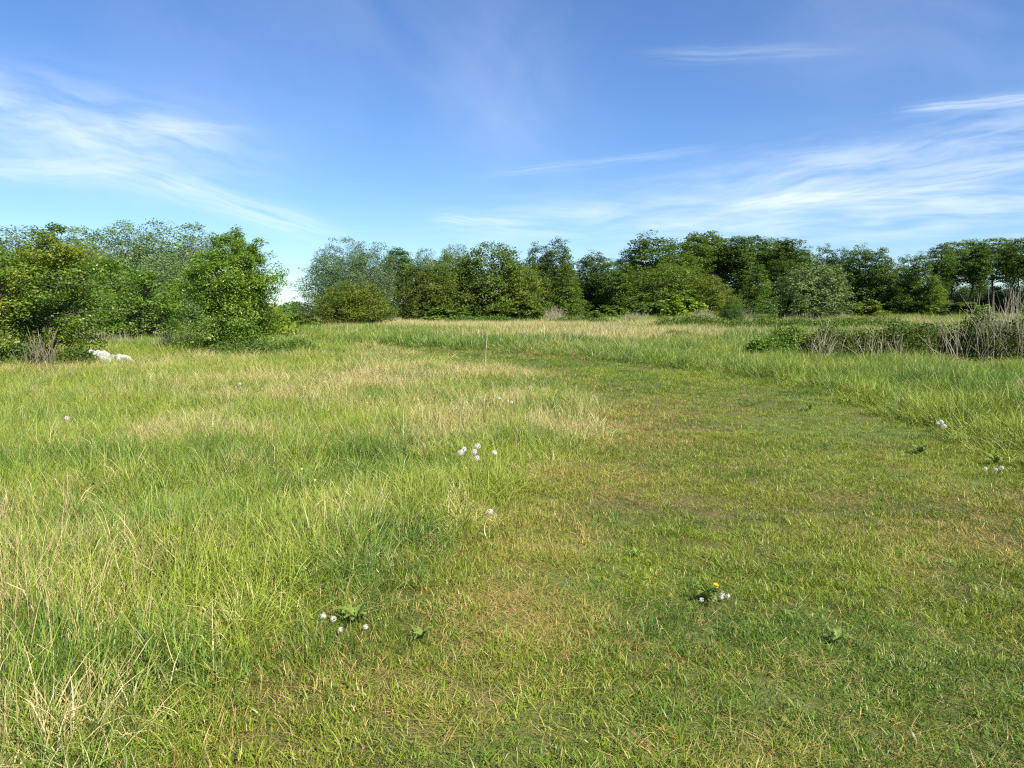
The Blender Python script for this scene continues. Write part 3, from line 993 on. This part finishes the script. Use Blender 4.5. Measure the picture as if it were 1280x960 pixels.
# --- airy bluish trees behind the left shrubs
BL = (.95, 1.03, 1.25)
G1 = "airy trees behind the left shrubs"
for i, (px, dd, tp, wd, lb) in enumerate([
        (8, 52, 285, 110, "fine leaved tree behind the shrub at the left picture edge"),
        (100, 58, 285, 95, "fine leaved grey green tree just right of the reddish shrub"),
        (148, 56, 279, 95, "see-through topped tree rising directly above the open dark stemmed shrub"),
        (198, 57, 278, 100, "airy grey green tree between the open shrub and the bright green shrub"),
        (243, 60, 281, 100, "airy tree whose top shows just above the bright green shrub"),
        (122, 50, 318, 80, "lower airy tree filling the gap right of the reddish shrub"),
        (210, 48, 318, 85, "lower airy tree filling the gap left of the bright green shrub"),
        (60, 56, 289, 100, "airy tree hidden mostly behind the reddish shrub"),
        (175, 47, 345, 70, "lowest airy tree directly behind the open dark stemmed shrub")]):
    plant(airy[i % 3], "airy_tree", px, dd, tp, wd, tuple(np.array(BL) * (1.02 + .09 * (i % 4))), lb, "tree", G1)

# --- middle groups
G2 = "airy trees behind the round bush"
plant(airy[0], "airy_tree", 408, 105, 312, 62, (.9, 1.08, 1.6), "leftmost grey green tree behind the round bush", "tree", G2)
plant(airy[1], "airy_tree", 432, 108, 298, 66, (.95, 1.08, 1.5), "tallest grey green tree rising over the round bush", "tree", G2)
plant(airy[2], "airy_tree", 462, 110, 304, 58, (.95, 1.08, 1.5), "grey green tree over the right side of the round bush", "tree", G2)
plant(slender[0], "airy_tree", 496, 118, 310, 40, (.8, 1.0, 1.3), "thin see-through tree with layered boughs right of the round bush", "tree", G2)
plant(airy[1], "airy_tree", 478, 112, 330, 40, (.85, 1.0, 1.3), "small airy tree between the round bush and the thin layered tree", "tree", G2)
plant(round_k, "round_bush", 441, 70, 353, 84, (1.12, 1.0, .62), "dome shaped olive green bush standing alone in the meadow", "bush", rz=.4)

G3 = "broad shrubs left of the tree line centre"
plant(airy[0], "airy_tree", 532, 125, 312, 50, (.95, 1.1, 1.5), "pale airy tree behind the left slope of the broad shrubs", "tree", G2)
plant(airy[2], "airy_tree", 566, 125, 307, 50, (.95, 1.1, 1.4), "pale airy tree showing above the broad shrubs", "tree", G2)
plant(dome[0], "broad_shrub", 538, 102, 327, 78, (1.05, 1.0, .7), "olive broad shrub at the left of the two wide shrubs", "shrub", G3)
plant(dome[1], "broad_shrub", 572, 106, 316, 70, (1.0, 1.05, .85), "mid green broad shrub between the olive one and the tallest one", "shrub", G3)
plant(dome[0], "broad_shrub", 614, 105, 304, 92, (1.0, 1.02, .85), "tallest of the broad shrubs, its crown a wide dome", "shrub", G3)
plant(dome[1], "broad_shrub", 650, 104, 330, 62, (1.25, 1.15, .8), "sunlit shrub sloping down at the right end of the broad shrubs", "shrub", G3)
plant(bush[0], "low_bush", 560, 92, 384, 46, (1.1, 1.15, 1.1), "pale low bush at the foot of the olive broad shrub", "bush")
plant(bush[1], "low_bush", 655, 98, 376, 40, (1.15, 1.15, .8), "low bush at the right foot of the broad shrubs", "bush")

G4 = "dense dark trees of the tree line"
for i, (kd, px, dd, tp, wd, cl, lb) in enumerate([
        (dense[0], 672, 128, 306, 46, (.72, .8, .85), "dark tree with a small separate top knot right of the broad shrubs"),
        (dense[1], 697, 126, 300, 46, (.78, .85, .8), "dark tree with twin rounded tops above the pinkish reed patch"),
        (cone[0], 708, 120, 330, 46, (.95, .98, .8), "slim spire shaped tree directly right of the pinkish reed patch"),
        (dense[2], 742, 130, 316, 52, (.68, .78, .8), "dark rounded tree right of the slim spire"),
        (dense[0], 764, 124, 326, 48, (.8, .9, .85), "dark tree between the rounded tree and the gap in the tree line"),
        (cone[1], 782, 118, 330, 46, (.95, 1.0, .8), "leafy tree reaching the ground left of the dark hollow"),
        (dense[1], 782, 140, 313, 36, (.8, .9, .9), "thin top peeping out left of the tallest crown"),
        (dense[2], 815, 136, 293, 72, (.86, .95, .75), "tallest broad crown at the centre of the tree line"),
        (dense[0], 846, 138, 302, 60, (.98, 1.0, .72), "tree joined to the right shoulder of the tallest broad crown"),
        (dome[1], 838, 118, 330, 92, (.95, .98, .72), "wide layered tree sloping down right of the dark hollow"),
        (dome[0], 882, 116, 344, 66, (1.25, 1.15, .75), "sunlit rounded shrub at the right foot of the wide layered tree"),
]):
    plant(kd, "dense_tree" if kd not in dome else "layered_tree", px, dd, tp, wd, cl, lb, "tree", G4)
plant(bush[0], "low_bush", 855, 108, 369, 42, (1.6, 1.55, .8), "light yellow green bush in front of the wide layered tree", "bush")
plant(bush[1], "low_bush", 816, 110, 376, 40, (.9, .95, .9), "dull green bush under the dark hollow", "bush")
plant(bush[0], "low_bush", 765, 108, 382, 34, (1.1, 1.15, .8), "green bush at the foot of the dark trees left of the hollow", "bush")
plant(bush[1], "low_bush", 740, 96, 388, 20, (1.0, 1.05, .8), "small green bush out in the grass before the dark trees", "bush")
plant(dome[0], "narrow_bush", 917, 82, 374, 26, (.75, .9, .8), "narrow dark bush standing in front of the row of slim trees", "bush")

G5 = "slim bare trunked trees in a row"
slim = [(868, 292, 36, "right beside the shoulder of the tallest broad crown"), (888, 290, 36, "topping the row, first of the higher crowns"),
        (906, 297, 34, "just above the narrow dark bush, left of the sky gaps"), (924, 296, 36, "directly above the narrow dark bush"),
        (944, 295, 38, "above the pink grass right of the narrow dark bush"), (965, 299, 38, "left of the dip over the pale tree"),
        (986, 298, 38, "last high crown before the dip over the pale tree"), (1002, 312, 30, "low crown in the dip just left of the pale tree")]
for i, (px, tp, wd, lb) in enumerate(slim):
    plant((slender + thin_k)[(i * 3) % 7], "slim_tree", px, 160 + 6 * (i % 3), tp, wd * 1.2, (.86 + .05 * (i % 3), .95, .85), "slim bare trunked tree " + lb, "tree", G5)
plant(cone[0], "dense_tree", 948, 140, 330, 44, (.82, .95, .8), "leafy tree with layered boughs standing before the slim trees", "tree", G4)
plant(dense[2], "dense_tree", 975, 150, 322, 44, (.62, .7, .7), "dark tree left of the pale tree, in deep shade below", "tree", G4)
plant(pale_k, "pale_tree", 1018, 100, 328, 84, (1.0, 1.0, 1.0), "pale grey green round tree on a thin trunk in front of the tree line", "tree", rz=.3)
plant(bush[1], "low_bush", 992, 98, 372, 30, (1.25, 1.3, 1.2), "pale bush at the left foot of the pale round tree", "bush")

for i, (kd, px, dd, tp, wd, cl, lb) in enumerate([
        (dense[0], 1032, 150, 308, 34, (.8, .9, .9), "dark tree whose narrow top rises behind the pale round tree"),
        (dense[1], 1054, 148, 312, 44, (.75, .85, .82), "dark tree behind the right edge of the pale round tree"),
        (dense[2], 1078, 142, 308, 46, (.82, .92, .8), "dark tree above the bright low bush"),
        (cone[1], 1104, 138, 311, 48, (.98, 1.02, .8), "tall leafy sunlit tree reaching the ground left of the small dip"),
        (dense[0], 1132, 145, 321, 36, (.75, .85, .82), "dark rounded tree right after the small dip"),
        (cone[0], 1150, 132, 318, 52, (.92, 1.0, .8), "broad leafy tree with a cone shape reaching the grass"),
        (cone[1], 1168, 128, 346, 34, (1.15, 1.15, .8), "short sunlit tree on the right flank of the cone shaped tree"),
]):
    plant(kd, "dense_tree", px, dd, tp, wd, cl, lb, "tree", G4)
plant(bush[0], "low_bush", 1082, 112, 376, 38, (1.5, 1.45, .75), "bright green low bush at the foot of the dark trees", "bush")
plant(bush[1], "low_bush", 1206, 118, 378, 54, (.9, .95, .7), "olive bush under the tall thin trunks left of the dry stalks", "bush")

G6 = "tall thin trunked trees at the right"
thin = [(1178, 305, 32, "at the left end of the airy group"), (1194, 302, 34, "second from the left in the airy group"), (1212, 299, 34, "in the left middle of the airy group"),
        (1228, 303, 28, "with a narrow top left of the widest crown"), (1246, 297, 40, "with the widest crown of the airy group"), (1262, 299, 34, "just right of the widest crown"),
        (1276, 298, 34, "at the right picture edge"), (1292, 299, 36, "cut by the right picture edge"), (1312, 300, 36, "beyond the right picture edge"), (1222, 312, 26, "in the thin middle of the airy group"), (1185, 322, 40, "with low boughs")]
for i, (px, tp, wd, lb) in enumerate(thin):
    plant(thin_k[(i + 1) % 3], "thin_tree", px, 150 + 7 * (i % 3), tp, wd * 1.08, (.78 + .05 * (i % 3), .92, .9), "tall thin trunked tree " + lb, "tree", G6)

# under-wood behind the first row of trees
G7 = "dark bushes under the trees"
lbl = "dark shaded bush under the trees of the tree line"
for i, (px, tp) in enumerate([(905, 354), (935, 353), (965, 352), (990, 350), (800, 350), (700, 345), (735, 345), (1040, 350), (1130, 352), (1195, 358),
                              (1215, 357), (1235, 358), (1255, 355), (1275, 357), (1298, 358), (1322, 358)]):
    o = plant(dome[i % 2], "shaded_bush", px, 172 + 5 * (i % 4), tp, 52, (.6, .72, .75), lbl, "bush", G7)  # dark crown tint paints in the shade beneath the trees

# ------------------------------------------------------------------ far wood on the horizon
g = np.random.default_rng(5)
cl = []
for k in range(420):
    a = g.uniform(-1.0, 1.0)
    dd = g.uniform(520, 800)
    hh = g.uniform(3.5, 8)
    for m_ in range(16):
        cl.append((dd * math.tan(a * .75) + g.normal(0, 4), dd + g.normal(0, 3), g.uniform(.2, 1) * hh))
lv, lf, lr = leaf_cards(np.array(cl), 5, (1.8, 1.8, 1.2), 2.2, g)
fw = obj("far_wood", np_mesh("far_wood", lv, [lf], [M_LEAF], {'rnd': lr}))
fw.color = (.8, 1.0, 1.7, 1)  # blue tint paints distance haze into the leaf colour
tag(fw, "low bluish wood on the horizon seen through the gap left of the round bush", "wood", kind="stuff")


# ------------------------------------------------------------------ brambles, dead stalks
def stalk_mesh(name, n, r, h, wr, lean, seed, mat, squash=(1, 1), fork=0.3, arch=.03):
    g = np.random.default_rng(seed)
    paths = []
    for k in range(n):
        a, rr = g.uniform(0, 6.283), r * math.sqrt(g.uniform())
        p0 = (rr * math.cos(a) * squash[0], rr * math.sin(a) * squash[1], -.03)
        la, ln = g.uniform(0, 6.283), abs(g.normal(lean[0], lean[1]))
        d = (math.sin(ln) * math.cos(la), math.sin(ln) * math.sin(la), math.cos(ln))
        L = g.uniform(*h) * (1 - .45 * (rr / r) ** 2)
        pts = curve_pts(p0, d, L, 5, g, .09, arch)
        wd = g.uniform(*wr)
        paths.append((pts, wd * np.linspace(1, .35, 6)))
        if g.uniform() < fork:
            for q in range(2):
                s = g.integers(2, 5)
                dd = np.array(d) + g.normal(0, .45, 3)
                paths.append((curve_pts(pts[s], dd / np.linalg.norm(dd), L * .3, 3, g, .08), wd * .6 * np.linspace(1, .4, 4)))
    return np_mesh(name, *tubes(paths, 4), [mat], smooth=True)


def mound(name, px, dist, rx, ry, h, seed, color, label, nleaf, canes, cat="bush", leaf=.07, mat=None, cane_h=(.9, 1.8), cane_w=(.005, .011), canemat=None, lean=(.6, .35), lift=0.):
    g = np.random.default_rng(seed)
    x, y, _ = at(px, 400, dist)
    o = empty(name, (x, y, float(gz(x, y))))
    tag(o, label, cat, "brambles and dead stalks at the right")
    n = nleaf
    a = g.uniform(0, 6.283, n)
    rr = np.sqrt(g.uniform(0, 1, n))
    cx, cy = rr * np.cos(a) * rx, rr * np.sin(a) * ry
    hh = h * np.sqrt(np.clip(1 - rr ** 2.2, 0.02, 1)) * (.25 + 1.4 * vnoise(cx + px, cy, .8, seed, 3))
    cz = hh * g.uniform(.25, 1, n) ** .6 + lift
    lv, lf, lr = leaf_cards(np.stack([cx, cy, cz], 1), 12, (.13, .13, .09), leaf, g, .7)
    lv[:, 2] = np.maximum(lv[:, 2], .01)
    c = obj("foliage", np_mesh("bramble_foliage", lv, [lf], [mat or M_BRAMBLE], {'rnd': lr}), o)
    c.color = (*color, 1)
    cn = obj("dead_canes", stalk_mesh("dead_canes", canes, rx * .98, cane_h, cane_w, lean, seed + 5, canemat or M_STALK_GREY, (1, ry / rx), .55, .16), o)
    tag(cn, kind="stuff")
    return o


mound("leafy_bramble", 974, 25.5, 1.0, .8, 1.2, 1, (1.5, 1.5, 1.0), "fresh green leafy bramble at the left end of the dead stalk thicket", 1300, 24)
mound("bramble_thicket", 1058, 25.0, 1.6, 1.0, 1.1, 2, (1.05, .9, .8), "thicket of grey dead stalks over dark leaves beside the leafy bramble", 1300, 300, cane_h=(.8, 1.7))
mound("bramble_thicket", 1150, 24.5, 1.7, 1.0, 1.15, 3, (.95, .85, .75), "low dark bramble between the grey stalk thicket and the tall mound", 1300, 170, cane_h=(.8, 1.6))
mound("bramble_thicket", 1262, 23.5, 1.8, 1.2, 1.6, 4, (.9, .82, .75), "tall dark bramble mound at the right edge below long dead stalks", 1900, 150, cane_h=(1.0, 2.0))
for i, (px, dd, n, r, h, lb) in enumerate([
        (1264, 23.0, 170, .9, (1.7, 2.9), "tallest clump of long pale dead stalks above the dark bramble mound"),
        (1208, 23.0, 70, 1.0, (1.1, 2.1), "leaning clump of pale dead stalks left of the tallest clump"),
        (1100, 23.6, 34, .8, (.9, 1.6), "short forked clump of bleached stalks in the middle of the thicket"),
        (1030, 24.0, 30, .6, (.9, 1.6), "slanting bleached stalks right behind the leafy bramble"),
        (1300, 22.8, 80, .7, (1.4, 2.4), "pale dead stalks cut by the right picture edge")]):
    x, y, _ = at(px, 400, dd)
    o = obj("stalk_clump", stalk_mesh("stalk_clump", n, r, h, (.005, .011), (.28, .18), 30 + i, M_STALK))
    o.location = (x, y, float(gz(x, y)))
    tag(o, lb, "dead stalks", "clumps of pale dead stalks")

# beds of dark leafy weeds in the grass
for i, (px, dd, rx, ry, h, cl, lb) in enumerate([
        (300, 25.2, 1.1, .7, .55, (.95, 1.15, 1.3), "dark green leafy weeds at the foot of the bright green shrub"),
        (365, 26.5, .9, .6, .40, (1.0, 1.2, 1.2), "low leafy weeds right of the bright green shrub's foot"),
        (18, 19.6, .8, .6, .75, (.8, 1.05, 1.2), "tall dark green weeds at the left picture edge below the reddish shrub"),
        (88, 20.3, .5, .5, .55, (.8, .95, .9), "dull leafy weeds between the dead sticks and the white rubble"),
        (925, 50, 3.2, 1.5, .95, (1.0, 1.15, .95), "wide dark bed of leafy weeds in the meadow behind the leafy bramble"),
        (985, 60, 3.5, 2, 1.0, (1.1, 1.25, 1.0), "bed of leafy weeds in front of the pale round tree"),
        (870, 68, 4, 2, 1.1, (.9, 1.1, .9), "dark weed bed left of the narrow dark bush"),
        (1085, 58, 4, 2, 1.0, (1.0, 1.2, .95), "weed bed in the meadow behind the grey stalk thicket"),
        (610, 88, 5, 2.0, .8, (.8, 1.1, 1.0), "long dark weed bed before the broad shrubs"),
        (725, 84, 4, 2.0, .7, (.9, 1.15, 1.0), "weed bed in the meadow before the dark trees"),
        (845, 40, 1.2, .9, .5, (1.2, 1.4, 1.1), "small green weed patch left of the leafy bramble, out in the grass")]):
    g = np.random.default_rng(300 + i)
    x, y, _ = at(px, 400, dd)
    n = 700
    a, rr = g.uniform(0, 6.283, n), np.sqrt(g.uniform(0, 1, n))
    cx, cy = rr * np.cos(a) * rx, rr * np.sin(a) * ry
    cz = h * np.sqrt(np.clip(1 - rr ** 2.4, .03, 1)) * (.35 + 1.1 * vnoise(cx + px, cy, .9 + h * .4, i, 3)) * g.uniform(.2, 1, n) ** .5
    sc = max(1.0, dd / 28)
    lv, lf, lr = leaf_cards(np.stack([cx, cy, cz], 1), 10, np.array((.09, .09, .09)) * sc, .075 * sc ** .8, g, .4, .5)
    lv[:, 2] = np.maximum(lv[:, 2], .01)
    o = obj("weed_patch", np_mesh("weed_foliage", lv, [lf], [M_BRAMBLE], {'rnd': lr}))
    o.location = (x, y, float(gz(x, y)))
    o.color = (1.15 * cl[0], .92 * cl[1], .75 * cl[2], 1)
    tag(o, lb, "weeds", "beds of leafy weeds")

# pinkish and tan reeds at the foot of the trees
for i, (px, dd, r, h, lb) in enumerate([
        (692, 100, 1.4, (1.6, 2.8), "pinkish tan reed patch at the foot of the dark trees"),
        (795, 98, 1.8, (1.1, 1.9), "thin tan reeds before the dark hollow"),
        (880, 98, 1.6, (1.2, 2.2), "tan reeds at the right of the light yellow green bush"),
        (930, 104, 2.6, (1.4, 2.4), "pinkish reeds under the slim trees right of the narrow dark bush"),
        (1000, 97, 3.2, (1.1, 2.0), "pale reeds around the trunk of the pale round tree"),
        (1050, 98, 1.6, (.9, 1.7), "whitish stalks right of the pale round tree"),
        (760, 46, 2.0, (.6, 1.2), "thin pale stalks standing in the middle of the dry grass patch"),
        (222, 28.5, 1.1, (.6, 1.15), "patch of dry pale grass between the open shrub and the bright green shrub"),
        (140, 30, 1.3, (.5, .95), "dry pale grass behind the white rubble")]):
    x, y, _ = at(px, 395, dd)
    o = obj("reed_patch", stalk_mesh("reed_patch", 260, r, h, (.008 if dd > 60 else .004, .018 if dd > 60 else .008), (.2, .15), 60 + i, M_STALK, (1, .6), 0))
    o.location = (x, y, float(gz(x, y)))
    tag(o, lb, "reeds", "patches of dry reeds")

# dead sticks at the foot of the reddish shrub
x, y = gp(52, 470)
o = obj("stick_bundle", stalk_mesh("stick_bundle", 70, .5, (.7, 1.35), (.006, .016), (.12, .1), 80, plain("brown_sticks", (.085, .075, .05), (.20, .175, .12), 4), (1, .5), .2))
o.location = (x, y, float(gz(x, y)))
tag(o, "upright bundle of brown dead sticks at the foot of the reddish shrub", "dead sticks")

# lone dry stem by the track
x, y = gp(606, 466)
o = empty("dry_stem", (x, y, float(gz(x, y))))
tag(o, "single thin pale dead stem standing alone left of the track bend", "dead stem")
g = np.random.default_rng(3)
obj("stem", np_mesh("lone_stem", *tubes([(curve_pts((0, 0, -.05), (.02, 0, 1), 1.0, 6, g, .03), .02 * np.linspace(1, .5, 7))], 5), [M_STALK], smooth=True), o)
obj("twig", np_mesh("lone_twig", *tubes([(curve_pts((0.01, 0, .5), (.5, 0, .8), .22, 4, g, .1), .005 * np.linspace(1, .4, 5))], 5), [M_STALK], smooth=True), o)

# ------------------------------------------------------------------ white rubble
def lump(px, py, w_, d_, h_, seed, label):
    g = np.random.default_rng(seed)
    import bmesh
    bm = bmesh.new()
    bmesh.ops.create_icosphere(bm, subdivisions=4, radius=1.0)
    pl = [(Vector(g.normal(0, 1, 3)).normalized(), g.uniform(.55, .85)) for _ in range(16)]
    for v in bm.verts:
        for nn, dd in pl:
            e = v.co.dot(nn) - dd
            if e > 0:
                v.co -= nn * e * .95
    co = np.array([v.co[:] for v in bm.verts])
    dn = (vnoise(co[:, 0] * 3 + seed, co[:, 1] * 3 + co[:, 2] * 2, 1.0, seed, 4) - .5) * .8
    for v, q in zip(bm.verts, dn):
        v.co *= 1 + q
        v.co = Vector((v.co.x * w_ / 2, v.co.y * d_ / 2, (v.co.z + .75) * h_ / 1.5))
    me = bpy.data.meshes.new("rubble_lump")
    bm.to_mesh(me)
    bm.free()
    me.materials.append(M_WHITE)
    o = obj("rubble_lump", me)
    x, y = gp(px, py)
    o.location = (x, y, float(gz(x, y)) + .07)
    o.rotation_euler = (0, 0, g.uniform(0, 6))
    tag(o, label, "rubble", "white rubble in the grass")


lump(116, 459, .70, .5, .42, 1, "largest white lump, the high left end of the rubble")
lump(108, 457, .38, .35, .40, 2, "white lump leaning on the left side of the largest lump")
lump(131, 460, .42, .4, .40, 3, "rugged white lump on the right of the largest lump")
lump(141, 458, .34, .3, .28, 4, "small low white lump in the middle of the rubble")
lump(153, 459, .52, .4, .27, 5, "flat white lump forming the right part of the rubble")
lump(161, 459, .25, .3, .22, 6, "smallest white lump at the right tip of the rubble")

# ------------------------------------------------------------------ dandelions and small weeds
def ball(name, r, mat, seed, n=240, card=.36):
    g = np.random.default_rng(seed)
    d = g.normal(0, 1, (n, 3))
    d /= np.linalg.norm(d, axis=1)[:, None]
    V_, F_ = [], []
    for k, q in enumerate(d):
        a = np.cross(q, [0.3, .2, .9])
        a /= np.linalg.norm(a)
        b = np.cross(q, a)
        c = q * r * g.uniform(.9, 1.05)
        s = r * card * g.uniform(.6, 1)
        i0 = len(V_)
        V_ += [c + a * s * .5, c + b * s * .5, c - a * s * .5, c - b * s * .5, q * r * .15 + a * .0006, q * r * .15 - a * .0006, c]
        F_.append((i0, i0 + 1, i0 + 2, i0 + 3))
        F_.append((i0 + 4, i0 + 5, i0 + 6, i0 + 6))
    quads = np.array([f for f in F_ if f[2] != f[3]])
    tris = np.array([f[:3] for f in F_ if f[2] == f[3]])
    return np_mesh(name, np.array(V_), [quads, tris], [mat])


FLUFF = ball("seed_ball", 1.0, M_FLUFF, 1)
CORE = ball("seed_core", .22, M_SEED, 2, 60, .8)
CLOCKS = [  # head px, head py, ground py, size, label
    (576, 566, 604, .027, "dandelion clock at the left of the cluster, lower of the left pair"),
    (580, 562, 600, .025, "dandelion clock at the left of the cluster, upper of the left pair"),
    (597, 558, 598, .028, "highest dandelion clock in the middle of the cluster"),
    (593, 565, 600, .026, "dandelion clock just under the highest one of the cluster"),
    (596, 573, 602, .026, "lowest of the three middle dandelion clocks"),
    (618, 566, 596, .026, "dandelion clock at the right of the cluster beside a fallen stalk"),
    (612, 640, 650, .024, "flattened dandelion clock in the short grass below the cluster"),
    (639, 503, 520, .024, "lone dandelion clock in the dry grass above the cluster"),
    (624, 498, 516, .024, "lone dandelion clock left above the cluster in the dry grass"),
    (85, 523, 548, .026, "lone dandelion clock in the bright green grass at the left"),
    (300, 480, 496, .03, "lone dandelion clock before the bright green shrub"),
    (1175, 528, 545, .030, "upper dandelion clock of the three on the right verge"),
    (1179, 533, 548, .028, "lower dandelion clock of the three on the right verge"),
    (1171, 529, 546, .018, "small dandelion clock left of the pair on the right verge"),
    (1231, 586, 597, .017, "whitish flower head at the left of the flattened weed on the right"),
    (1244, 587, 598, .015, "middle whitish flower head of the flattened weed on the right"),
    (1251, 585, 597, .02, "right whitish flower head of the flattened weed on the right"),
    (404, 773, 783, .015, "left whitish flower head beside the trampled weed at the track edge"),
    (417, 777, 787, .014, "whitish flower head touching the trampled weed at the track edge"),
    (457, 789, 798, .012, "small whitish flower head on the right of the trampled weed"),
    (426, 793, 801, .012, "small whitish flower head below the trampled weed"),
]
for i, (hx, hy, by, r, lb) in enumerate(CLOCKS):
    x, y = gp(hx, by)
    z0 = float(gz(x, y))
    hz = max(at(hx, hy, y)[2] - z0, .05)
    o = empty("dandelion_clock", (x, y, z0), rng.uniform(0, 6))
    tag(o, lb, "dandelion", "dandelion clocks in the grass")
    g = np.random.default_rng(200 + i)
    ln = g.normal(0, .03, 2)
    pts = np.array([[ln[0], ln[1], -.01], [ln[0] * .8, ln[1] * .6, hz * .4], [ln[0] * .2, 0, hz * .8], [0, 0, hz]])
    obj("stem", np_mesh("flower_stem", *tubes([(pts, np.array([.003, .003, .0025, .0025]))], 6), [M_STEM], smooth=True), o)
    h_ = obj("seed_head", FLUFF, o)
    h_.location, h_.scale = (0, 0, hz), (r * 1.15,) * 3
    c_ = obj("core", CORE, h_)


def leaf_blade(L, W, g, arch=.5, teeth=5):
    """a toothed dandelion-like leaf lying out from its base"""
    n = teeth * 2 + 1
    V_, F_ = [], []
    for k in range(n + 1):
        f = k / n
        wv = W * .5 * (math.sin(math.pi * min(1, f * .92 + .06)) ** .8) * (.55 if k % 2 else 1.15) if k < n else 0.0
        zc = math.sin(f * math.pi * .8) * L * arch * .35 + .008
        V_ += [(L * f, -wv, zc + wv * .25), (L * f, 0, zc - .002), (L * f, wv, zc + wv * .25)]
        if k:
            b = 3 * k
            F_ += [(b - 3, b - 2, b + 1, b), (b - 2, b - 1, b + 2, b + 1)]
    return np.array(V_), [np.array(F_)]


def rosette(name, px, py, n, L, label, seed, cat="weed", tilt=0.):
    g = np.random.default_rng(seed)
    x, y = gp(px, py)
    o = empty(name, (x, y, float(gz(x, y)) + .015))
    tag(o, label, cat)
    for k in range(n):
        v, f = leaf_blade(L * g.uniform(.6, 1.1), L * g.uniform(.22, .34), g, g.uniform(.5, 1.6))
        lf_ = obj("leaf", np_mesh("weed_leaf", v, f, [M_WEED], smooth=True), o)
        lf_.rotation_euler = (g.normal(0, .15), -abs(g.normal(.25, .2)), k * 2.4 + g.normal(0, .3))
    return o


rosette("trampled_weed", 446, 784, 9, .13, "dark trampled broad leaved weed at the left edge of the track", 1)
rosette("flat_weed", 1244, 582, 9, .16, "flattened broad leaved weed with whitish heads at the right", 2)
rosette("flat_weed", 1012, 514, 8, .16, "small broad leaved weed on the far side of the track bend", 3)
rosette("flat_weed", 1060, 508, 7, .15, "pale weed at the verge right of the track bend", 4)
rosette("flat_weed", 1150, 568, 11, .15, "star shaped flat weed of long narrow leaves on the track at the right", 5)
rosette("flat_weed", 528, 806, 8, .09, "green broad leaved weed right of the trampled weed on the track", 6)
rosette("flat_weed", 795, 694, 7, .08, "small green weed on the track below the dandelion cluster", 7)
rosette("flat_weed", 1048, 804, 7, .08, "small weed in the mown grass right below the yellow dandelion", 8)

d = rosette("yellow_dandelion", 884, 752, 11, .11, "yellow dandelion flower over toothed leaves on the mown track", 12, "dandelion")
st = np.array([[.03, .0, 0], [.04, .01, .04], [.05, .02, .075]])
obj("stem", np_mesh("dandelion_stem", *tubes([(st, np.array([.003, .0028, .0026]))], 6), [M_STEM], smooth=True), d)
g = np.random.default_rng(9)
V_, F_ = [], []
for k in range(70):
    a = k * 2.39996
    ring = math.sqrt(k / 70)
    el = 1.35 - ring * 1.15
    L = .017
    dv = np.array([math.cos(a) * math.cos(el), math.sin(a) * math.cos(el), math.sin(el)])
    sv = np.array([-math.sin(a), math.cos(a), 0]) * .0024
    i0 = len(V_)
    V_ += [-sv * .5, sv * .5, dv * L + sv, dv * L - sv]
    F_.append((i0, i0 + 1, i0 + 2, i0 + 3))
fh = obj("flower_head", np_mesh("dandelion_flower", np.array(V_), [np.array(F_)], [M_YELLOW]), d)
fh.location = (.05, .02, .075)
fh.rotation_euler = (.5, .2, 0)
for k, (dx, dy_) in enumerate([(.07, -.03), (.09, .02), (.02, -.06), (-.05, -.07), (.11, -.01)]):
    s = obj("seed_fluff", ball("fallen_fluff", .013, M_FLUFF, 20 + k, 40, .7), d)
    s.location = (dx, dy_, .03)

# small yellow flowers in the left meadow
g = np.random.default_rng(44)
pet = np.array([[0, 0, 0]] + [[math.cos(a) * (1 if k % 2 else .55), math.sin(a) * (1 if k % 2 else .55), .2] for k, a in enumerate(np.linspace(0, 6.283, 11)[:-1])])
PET = np_mesh("yellow_petals", pet, [np.array([[0, 1 + k, 1 + (k + 1) % 10] for k in range(10)])], [M_YELLOW])
for k, (px, py, lb) in enumerate([(378, 586, "leftmost tiny yellow flower of the pair in the bluish meadow grass"), (394, 600, "tiny yellow flower right of the pair in the bluish meadow grass"),
                                  (443, 571, "tiny yellow flower standing higher in the meadow left of the dandelion clocks")]):
    x, y = gp(px, py + 26)
    z0 = float(gz(x, y))
    hz = at(px, py, y)[2] - z0
    o = empty("yellow_flower", (x, y, z0))
    tag(o, lb, "flower", "tiny yellow flowers in the meadow")
    obj("stem", np_mesh("thin_stem", *tubes([(np.array([[0, 0, 0], [.01, 0, hz * .5], [0, 0, hz]]), np.full(3, .0018))], 5), [M_STEM], smooth=True), o)
    f = obj("flower_head", PET, o)
    f.location, f.scale, f.rotation_euler = (0, 0, hz), (.013, .013, .013), (.7, .2, k)
